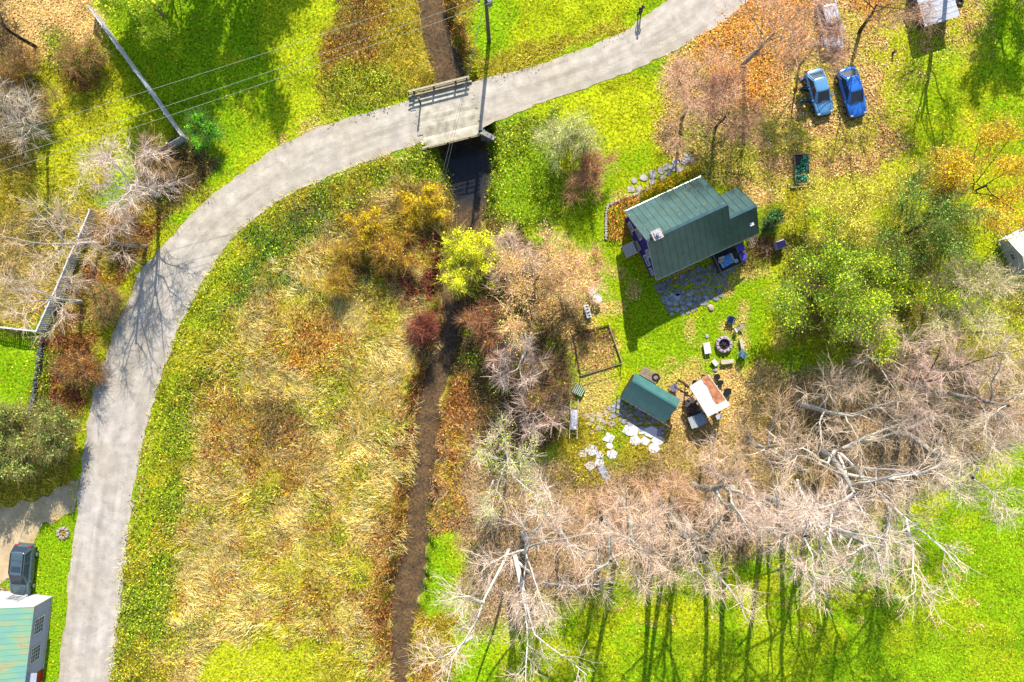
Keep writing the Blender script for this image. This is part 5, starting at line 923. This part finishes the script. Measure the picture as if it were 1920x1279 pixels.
l.new(tc.outputs['Object'], mp.inputs[0]); l.new(mp.outputs[0], nz.inputs[0]); l.new(nz.outputs[0], r.inputs[0]); e = r.color_ramp.elements; e[0].position = .38; e[0].color = (*A(150, 206, 186), 1); e[1].position = .78; e[1].color = (*A(222, 150, 110), 1)
x_ = r.color_ramp.elements.new(.5); x_.color = (*A(160, 216, 170), 1); x_ = r.color_ramp.elements.new(.64); x_.color = (*A(206, 206, 150), 1); l.new(r.outputs[0], b.inputs['Base Color'])
B = MB(); seam_roof(B, (-.12, -WH_/2, rz_+.03), (LH, -WH_/2, rz_+.03), (LH, .22, ez-.03), (-.12, .22, ez-.03), .5, .05, rib=.02, rw=.03); seam_roof(B, (-.12, -WH_/2, rz_+.03), (LH, -WH_/2, rz_+.03), (LH, -WH_-.22, ez-.03), (-.12, -WH_-.22, ez-.03), .5, .05, rib=.02, rw=.03); B.build('roof', pat, hb)
for x in (2.0, 4.5): window(hb, (x, .0, 1.7), 1.35, 1.35, (1, 0, 0), (0, 1, 0), n=(4, 4))
window(hb, (0, -2.4, 1.6), 1.1, 1.3, (0, 1, 0), (-1, 0, 0), n=(2, 4))
B = MB(); B.box((7.0, .03, 1.1), (1.1, .08, 2.1)); d_ = B.build('door', painted('red_door', (206, 40, 36), rough=.4), hb); MB().box((7.4, .1, 1.1), (.06, .08, .06)).build('handle', steel, d_); B = MB(); B.box((7.0, .35, 2.35), (2.2, .75, .06), rx=-.35); B.build('door_hood', painted('hood', (200, 204, 216)), hb)
# white building at the right edge
hr = empty('white_barn', (*G(1868, 452), 0), math.radians(27.6), 'white building with a pale roof cut off by the right edge', 'building'); B = MB(); ez = 1.6; rz_ = 2.5; W2, L2 = 3.5, 9.0
vs = [(0, 0, -.2), (0, -W2, -.2), (0, -W2, ez), (0, -W2/2, rz_), (0, 0, ez), (L2, 0, -.2), (L2, -W2, -.2), (L2, -W2, ez), (L2, -W2/2, rz_), (L2, 0, ez)]; B.add(vs, [(0, 4, 3, 2, 1), (5, 6, 7, 8, 9), (0, 5, 9, 4), (1, 2, 7, 6)])
for k in range(8): B.box((-.012, -W2/2, .2+k*.18), (.03, W2-.1, .025))
B.build('wall', painted('barn_wall', (226, 228, 236), noise=.05), hr); B = MB(); wr2 = painted('barn_roof', (248, 248, 250), rough=.5, noise=.04); seam_roof(B, (-.15, -W2/2, rz_+.03), (L2, -W2/2, rz_+.03), (L2, .2, ez), (-.15, .2, ez), .6, .05, rib=.02); seam_roof(B, (-.15, -W2/2, rz_+.03), (L2, -W2/2, rz_+.03), (L2, -W2-.2, ez), (-.15, -W2-.2, ez), .6, .05, rib=.02); B.build('roof', wr2, hr)
window(hr, (0, -1.7, 1.2), .6, .6, (0, 1, 0), (-1, 0, 0))
# small hut at the top edge
ht = frame(1737, 14, 17, 'metal_roofed_hut', 'small hut with a light metal roof at the top edge in a bare tree shadow', 'hut'); B = MB(); B.box((0, 0, .75), (2.7, 3.4, 1.5)); B.build('wall', painted('hut_wall', (52, 66, 96), noise=.2), ht); B = MB(); seam_roof(B, (-1.55, -1.95, 1.5), (-1.55, 1.95, 1.5), (1.55, 1.95, 1.62), (1.55, -1.95, 1.62), .45, .05, rib=.02); B.build('roof', painted('hut_roof', (222, 222, 226), rough=.4, noise=.15), ht)
window(ht, (-.5, -1.71, .9), .6, .5, (1, 0, 0), (0, -1, 0)); window(ht, (.6, -1.71, .9), .6, .5, (1, 0, 0), (0, -1, 0))
tyre(1798, 5, 'old tyre leaning beside the light metal roofed hut', inner=painted('tan_fill2', (120, 100, 90)))
mk = frame(1674, 100, 0, 'short_post', 'short dark post alone in the leafy upper right yard', 'post'); MB().tube([(0, 0, -.1), (0, 0, .55)], [.11, .1], 9).build('shaft', wood_d, mk); MB().lathe([(.13, .55), (.13, .6), (.01, .62)], n=9).build('cap', wood_d, mk)
# stone ring on the verge
B = MB(); r2 = random.Random(9); g = G(119, 999)
for k in range(9): a_ = k*.7; B.box((g[0]+.42*math.cos(a_), g[1]+.42*math.sin(a_), .12+float(zat(119, 999))), (.26, .22, .22), rz=a_, bev=.05)
tag(B.build('stone_ring', stone), 'ring of pale stones in the grass strip between driveway and road', 'stone ring'); brush_pile(119, 999, .35, .3, 90, 'dry stalks inside the ring of pale stones', [(150, 120, 70), (190, 160, 100)], 'dry_stalks')
brush_pile(8, 1112, .9, .35, 160, 'weathered sticks and boards against the corner of the white clapboard house', [(226, 190, 170), (140, 96, 80), (90, 60, 50)])
# ---------------------------------------------------------------- vehicles (local x points to the front)
def ss_(o):
    me = o.data
    if me.attributes.get('sharp_edge'): me.attributes.remove(me.attributes['sharp_edge'])
    u = o.modifiers.new('sub', 'SUBSURF'); u.levels = 2; u.render_levels = 2
def car(px, py, head, label, col, L_=4.5, Wd=1.8, Hh=1.45, suv=False, name='parked_car', cat='car', metal=.3, roofm=None, doors=(), group=None, rough=.22):
    an = math.degrees(math.atan2(-head[1], head[0])); t = frame(px, py, an, name, label, cat, group, z=0); pm = mat('paint_'+str(px), A(col), rough, metal, .04, 2, .6); hL, hW = L_/2, Wd/2
    belt = .92 if not suv else 1.05; hood = .88 if not suv else 1.02
    # lower body: lofted cross sections
    st = [(-hL, .62, .5, .62, .72), (-hL+.08, .80, .42, .74, belt-.06), (-hL+.4, .95, .3, .82, belt), (-hL*.45, 1, .28, .86, belt+.01), (0, 1, .28, .86, belt), (hL*.42, 1, .28, .84, belt-.01), (hL*.5, .99, .28, .84, hood-.0), (hL-.45, .95, .3, .76, hood-.09), (hL-.12, .82, .36, .66, hood-.2), (hL, .6, .42, .56, hood-.34)]
    vs = []; fs = []
    for x, w_, z0, z1, z2 in st:
        y = hW*w_; vs += [(x, -y*.9, z0), (x, -y, z0+.14), (x, -y, z1-.1), (x, -y*.955, z2-.035), (x, -y*.84, z2), (x, -y*.4, z2+.03), (x, 0, z2+.04)]; vs += [(x, y*.4, z2+.03), (x, y*.84, z2), (x, y*.955, z2-.035), (x, y, z1-.1), (x, y, z0+.14), (x, y*.9, z0)]
    K = 13
    for i in range(len(st)-1):
        for k in range(K-1): fs.append((i*K+k, i*K+k+1, (i+1)*K+k+1, (i+1)*K+k)[::-1])
    fs += [tuple(range(K)), tuple((len(st)-1)*K+k for k in range(K))[::-1]]; B = MB(); B.add(vs, [f[::-1] for f in fs]); body = B.build('body', pm, t, smooth=True); ss_(body)
    # greenhouse
    xr0, xr1 = (-hL+.12, -hL+.45) if suv else (-hL+.35, -hL+1.0); xf1, xf0 = hL*.08, hL*.46
    lo = [(xr0, hW*.78), (xr0+.15, hW*.86), (xf0-.25, hW*.86), (xf0, hW*.70)]; hi = [(xr1, hW*.62), (xr1+.15, hW*.68), (xf1-.12, hW*.68), (xf1, hW*.60)]
    zb, zt = belt-.01, Hh-.05
    def ring(r, z): return [(x, -y, z) for x, y in r]+[(x, y, z) for x, y in r[::-1]]
    lo3, hi3 = ring(lo, zb), ring(hi, zt); n = 8
    names = {3: 'windshield', 7: 'rear_window', 1: 'side_window', 5: 'side_window'}; PL = MB()
    for s_ in (-1, 1):
        for xx in (-hL*.42, hL*.02, hL*.44): PL.bar((xx, s_*hW*1.005, .4), (xx, s_*hW*.955, belt-.06), .02)
        PL.bar((hL*.5, s_*hW*.7, hood+.0), (hL-.35, s_*hW*.6, hood-.09), .025, .02)
    PL.bar((-hL*.45, -hW*1.003, .62), (hL*.44, -hW*1.003, .62), .015); PL.build('shut_lines', black, t)
    pil = MB()
    for i in range(n):
        j = (i+1) % n; q4 = [Vector(lo3[i]), Vector(lo3[j]), Vector(hi3[j]), Vector(hi3[i])]
        if i in names:
            B = MB(); B.add(q4, [(0, 1, 2, 3)]); B.add([v*.97+Vector((0, 0, .02)) for v in q4], [(3, 2, 1, 0)]); B.build(names[i], glass, t)
        else: pil.add(q4, [(0, 1, 2, 3)])
        pil.bar(lo3[i], hi3[i], .055); pil.bar(lo3[i], lo3[j], .04)
    for s_ in (-1, 1): xm = (xr1+xf1)/2; pil.bar((xm+.05, s_*hW*.865, zb), (xm, s_*hW*.685, zt), .06)
    pil.build('window_frame', pm, t); B = MB(); cx_ = (xr1+xf1)/2; vs = []; rr3 = [(x, y) for x, y, z in hi3]
    lv = [(1.03, zt-.02), (1.0, zt+.03), (.86, zt+.065), (.5, zt+.085)]
    for s_, z in lv: vs += [(cx_+(x-cx_)*s_, y*s_, z) for x, y in rr3]
    fs = [(i+8*a_, (i+1) % 8+8*a_, (i+1) % 8+8*(a_+1), i+8*(a_+1)) for a_ in range(3) for i in range(8)]+[tuple(24+i for i in range(8))]; B.add(vs, fs); rf = B.build('roof', roofm or pm, t, smooth=True); ss_(rf)
    if suv:
        B = MB(); B.box((xf1-.55, 0, zt+.095), (.45, .78, .02)); B.build('sunroof', glass, rf)
        B = MB(); 
        for s_ in (-1, 1): B.bar((xr1+.1, s_*hW*.62, zt+.12), (xf1-.15, s_*hW*.62, zt+.12), .05)
        B.build('roof_rail', black, rf)
        B = MB(); B.box((xr1+.75, 0, zt+.083), (.02, .9, .012)); B.build('roof_seam', black, rf)
    for sx in (-1, 1):
        for s_ in (-1, 1):
            x = sx*hL*.61; B = MB(); pts = [(x, s_*(hW-.21), .33), (x, s_*(hW+.015), .33)]; B.tube(pts, .33, 20); wl = B.build('wheel', rubber, t); B = MB(); B.tube([(x, s_*(hW-.02), .33), (x, s_*(hW+.03), .33)], .2, 14); B.build('rim', steel, wl)
    for s_ in (-1, 1):
        MB().box((hL-.16, s_*hW*.68, hood-.2), (.14, .26, .08), ry=.35, bev=.03).build('headlight', painted('lamp_glass', (226, 232, 236), rough=.15), t); MB().box((-hL+.06, s_*hW*.66, belt-.16), (.12, .3, .16), bev=.02).build('tail_light', painted('tail_red', (190, 40, 46), rough=.25), t)
        if not (s_ == -1 and 'mirrorless' in doors): MB().box((xf0-.3, s_*(hW+.08), belt+.06), (.12, .2, .12), bev=.03).build('mirror', pm, t)
    # shut lines and wipers
    B = MB(); B.box((xf0+.02, 0, hood+.06), (.06, Wd*.7, .02)); B.build('cowl', black, t); B = MB(); B.bar((xf0+.04, -.5, belt+.09), (xf0-.12, .2, belt+.2), .03); B.build('wiper', black, t)
    B = MB(); B.box((hL+.0, 0, .34), (.1, Wd*.7, .18), bev=.03); B.build('bumper', black, t); B = MB(); B.box((-hL+.01, 0, .42), (.1, Wd*.8, .2), bev=.03); B.build('bumper', pm, t)
    for x, a_, ln in (() if not doors else ((xf0-.35, 74, 1.05), (xf0-1.4, 66, .85))):
        s_ = -1; d = MB(); c0 = Vector((x, s_*hW, 0)); dv = Vector((-math.cos(math.radians(a_)), s_*math.sin(math.radians(a_)), 0)); d.bar(c0+Vector((0, 0, .62)), c0+dv*ln+Vector((0, 0, .62)), .09, .62); dd = d.build('door', pm, t); d = MB(); d.bar(c0+dv*.12+Vector((0, 0, belt+.2)), c0+dv*(ln-.08)+Vector((0, 0, belt+.2)), .03, .38); d.build('door_window', glass, dd); d = MB(); d.bar(c0+Vector((.06, 0, .6)), c0+dv*(ln*.9)+Vector((.06, 0, .6)), .03, .5); d.build('door_trim', black, dd)
    if doors:
        B = MB(); B.box((xf0-1.3, -hW*.6, belt-.02+.0), (1.7, .2, .03)); B.build('sill_opening', black, t)
    return t
car(1531, 177, (.27, .96), 'light blue hatchback with its side doors standing open, left of the darker blue car', (130, 196, 246), L_=4.15, Wd=1.72, Hh=1.45, doors=('open',), group='cars parked in the leafy yard')
car(1592, 177, (.27, .96), 'bright blue car with doors shut, parked furthest right in the yard', (66, 146, 250), L_=4.45, Wd=1.8, Hh=1.48, group='cars parked in the leafy yard')
car(1550, 50, (.2, .98), 'silver car half hidden under bare branches at the top edge', (240, 244, 250), L_=4.9, Wd=1.8, Hh=1.45, metal=.2, group='cars parked in the leafy yard')
car(51, 1065, (-.1, .99), 'dark grey green estate car with a sunroof beside the white clapboard house', (110, 132, 138), L_=4.6, Wd=1.85, Hh=1.68, suv=True, metal=.4)
for x, y, r, lb in ((1491, 166, .2, 'orange pumpkin on the leaves left of the open car doors, the outer of two'), (1503, 167, .21, 'orange pumpkin with a dark stem hole, the one nearer the open car doors')):
    t = frame(x, y, 0, 'pumpkin', lb, 'pumpkin'); vs = []; fs = []; n1, n2 = 24, 9
    for i in range(n2):
        ph = PI*(i+.3)/(n2-.4); 
        for k in range(n1): a_ = 2*PI*k/n1; rr_ = r*math.sin(ph)*(1+.08*math.cos(8*a_)); vs.append((rr_*math.cos(a_), rr_*math.sin(a_), r*.8-r*.75*math.cos(ph)))
    fs = [(i*n1+k, i*n1+(k+1) % n1, (i+1)*n1+(k+1) % n1, (i+1)*n1+k) for i in range(n2-1) for k in range(n1)]; B = MB(); B.add(vs, fs+[tuple(range(n1))[::-1], tuple((n2-1)*n1+k for k in range(n1))]); B.build('flesh', painted('pumpkin', (232, 130, 50), rough=.45), t, smooth=True); MB().tube([(0, 0, r*1.45), (.03, 0, r*1.9)], [.045, .03], 7).build('stem', wood_d, t)
t = frame(1505, 148, 20, 'garden_sack', 'violet grey sacks heaped behind the open rear door of the light blue car', 'sack'); B = MB(); B.box((0, 0, .14), (.7, .42, .26), bev=.1); B.box((.15, -.35, .12), (.5, .35, .22), rz=.4, bev=.09); B.build('sack', painted('sack', (150, 120, 150), noise=.3), t)
# ---------------------------------------------------------------- person on the road
def skin(name, pts, edges, m, parent, sub=2, root=0):
    me = bpy.data.meshes.new(name); me.from_pydata([p[:3] for p in pts], edges, []); me.materials.append(m); o = bpy.data.objects.new(name, me); CO.objects.link(o); o.parent = parent
    s_ = o.modifiers.new('skin', 'SKIN'); s_.use_smooth_shade = True; lay = me.skin_vertices[0] if me.skin_vertices else None
    if lay is None:
        bm_ = None
        import bmesh
        b2 = bmesh.new(); b2.from_mesh(me); b2.verts.layers.skin.verify(); b2.to_mesh(me); b2.free(); lay = me.skin_vertices[0]
    for i, p in enumerate(pts): lay.data[i].radius = (p[3], p[4] if len(p) > 4 else p[3]); lay.data[i].use_root = (i == root)
    u = o.modifiers.new('sub', 'SUBSURF'); u.levels = sub; u.render_levels = sub; return o
pr = empty('person', (*G(1199, 27), .07), math.radians(200), 'person in dark jacket and black trousers standing at the edge of the road', 'person')
sk = painted('skin', (206, 160, 136), rough=.5, noise=.04); jk = painted('jacket', (40, 52, 84), rough=.8); tr_ = painted('trousers', (36, 34, 42), rough=.85); hr_ = painted('hair', (70, 50, 38), rough=.8)
Q = [(0, 0, .95, .11, .09), (0, .01, 1.15, .105, .085), (0, .01, 1.36, .12, .09), (0, .015, 1.47, .06), (0, -.0, 1.56, .055), (0, -.005, 1.62, .085, .095), (0, 0, 1.70, .08, .09)]
E = [(0, 1), (1, 2), (2, 3), (3, 4), (4, 5), (5, 6)]
for s_ in (-1, 1):
    b0 = len(Q); Q += [(s_*.17, .01, 1.41, .05), (s_*.24, .03, 1.13, .042), (s_*.13, -.24, 1.12, .032), (s_*.075, -.32, 1.15, .022), (s_*.06, -.36, 1.16, .026, .014)]; E += [(2, b0), (b0, b0+1), (b0+1, b0+2), (b0+2, b0+3), (b0+3, b0+4)]
    for k in range(4):
        c0 = len(Q); yy = s_*.06+(k-1.5)*.018; Q += [(yy, -.395, 1.165-.004*k, .0085), (yy*.9, -.42+.004*abs(k-1.5), 1.15, .0075), (yy*.8, -.415, 1.128, .0065)]; E += [(b0+4, c0), (c0, c0+1), (c0+1, c0+2)]
    c0 = len(Q); Q += [(s_*.06-s_*.035, -.34, 1.18, .0095), (s_*.06-s_*.045, -.37, 1.19, .008)]; E += [(b0+3, c0), (c0, c0+1)]
    c0 = len(Q); Q += [(s_*.095, 0, .88, .085), (s_*.11, .0, .5, .058), (s_*.12, .02, .1, .04), (s_*.125, -.1, .04, .042, .035), (s_*.13, -.17, .03, .035, .025)]; E += [(0, c0), (c0, c0+1), (c0+1, c0+2), (c0+2, c0+3), (c0+3, c0+4)]
body = skin('body', Q, E, sk, pr)
for s_ in (-1, 1): B = MB(); B.lathe([(.005, 0), (.016, .006), (.005, .012)], (s_*.032, -.098, 1.635), 8); B.build('eye', black, body)
B = MB(); B.box((0, -.105, 1.61), (.022, .03, .04), bev=.008); B.build('nose', sk, body); B = MB(); B.box((0, -.098, 1.575), (.045, .01, .01)); B.build('mouth', painted('lips', (170, 96, 90)), body)
for s_ in (-1, 1): B = MB(); B.box((s_*.088, .0, 1.62), (.018, .04, .055), bev=.006); B.build('ear', sk, body)
B = MB(); B.lathe([(.097, 1.66), (.1, 1.70), (.085, 1.76), (.04, 1.795), (.005, 1.80)], (0, .018, 0), 16); B.build('hair', hr_, pr, smooth=True)
Qj = [(0, .01, .92, .135, .115), (0, .01, 1.15, .125, .105), (0, .01, 1.36, .14, .105), (0, .012, 1.46, .075)]; Ej = [(0, 1), (1, 2), (2, 3)]
for s_ in (-1, 1): b0 = len(Qj); Qj += [(s_*.175, .01, 1.41, .065), (s_*.245, .035, 1.13, .055), (s_*.135, -.235, 1.12, .043)]; Ej += [(2, b0), (b0, b0+1), (b0+1, b0+2)]
skin('jacket', Qj, Ej, jk, pr)
Qt = [(0, 0, .93, .13, .11)]; Et = []
for s_ in (-1, 1): b0 = len(Qt); Qt += [(s_*.097, 0, .85, .1), (s_*.112, 0, .5, .075), (s_*.122, .02, .1, .062)]; Et += [(0, b0), (b0, b0+1), (b0+1, b0+2)]
skin('trousers', Qt, Et, tr_, pr)
for s_ in (-1, 1): B = MB(); B.box((s_*.125, -.07, .045), (.1, .28, .09), bev=.03); B.build('shoe', black, pr)
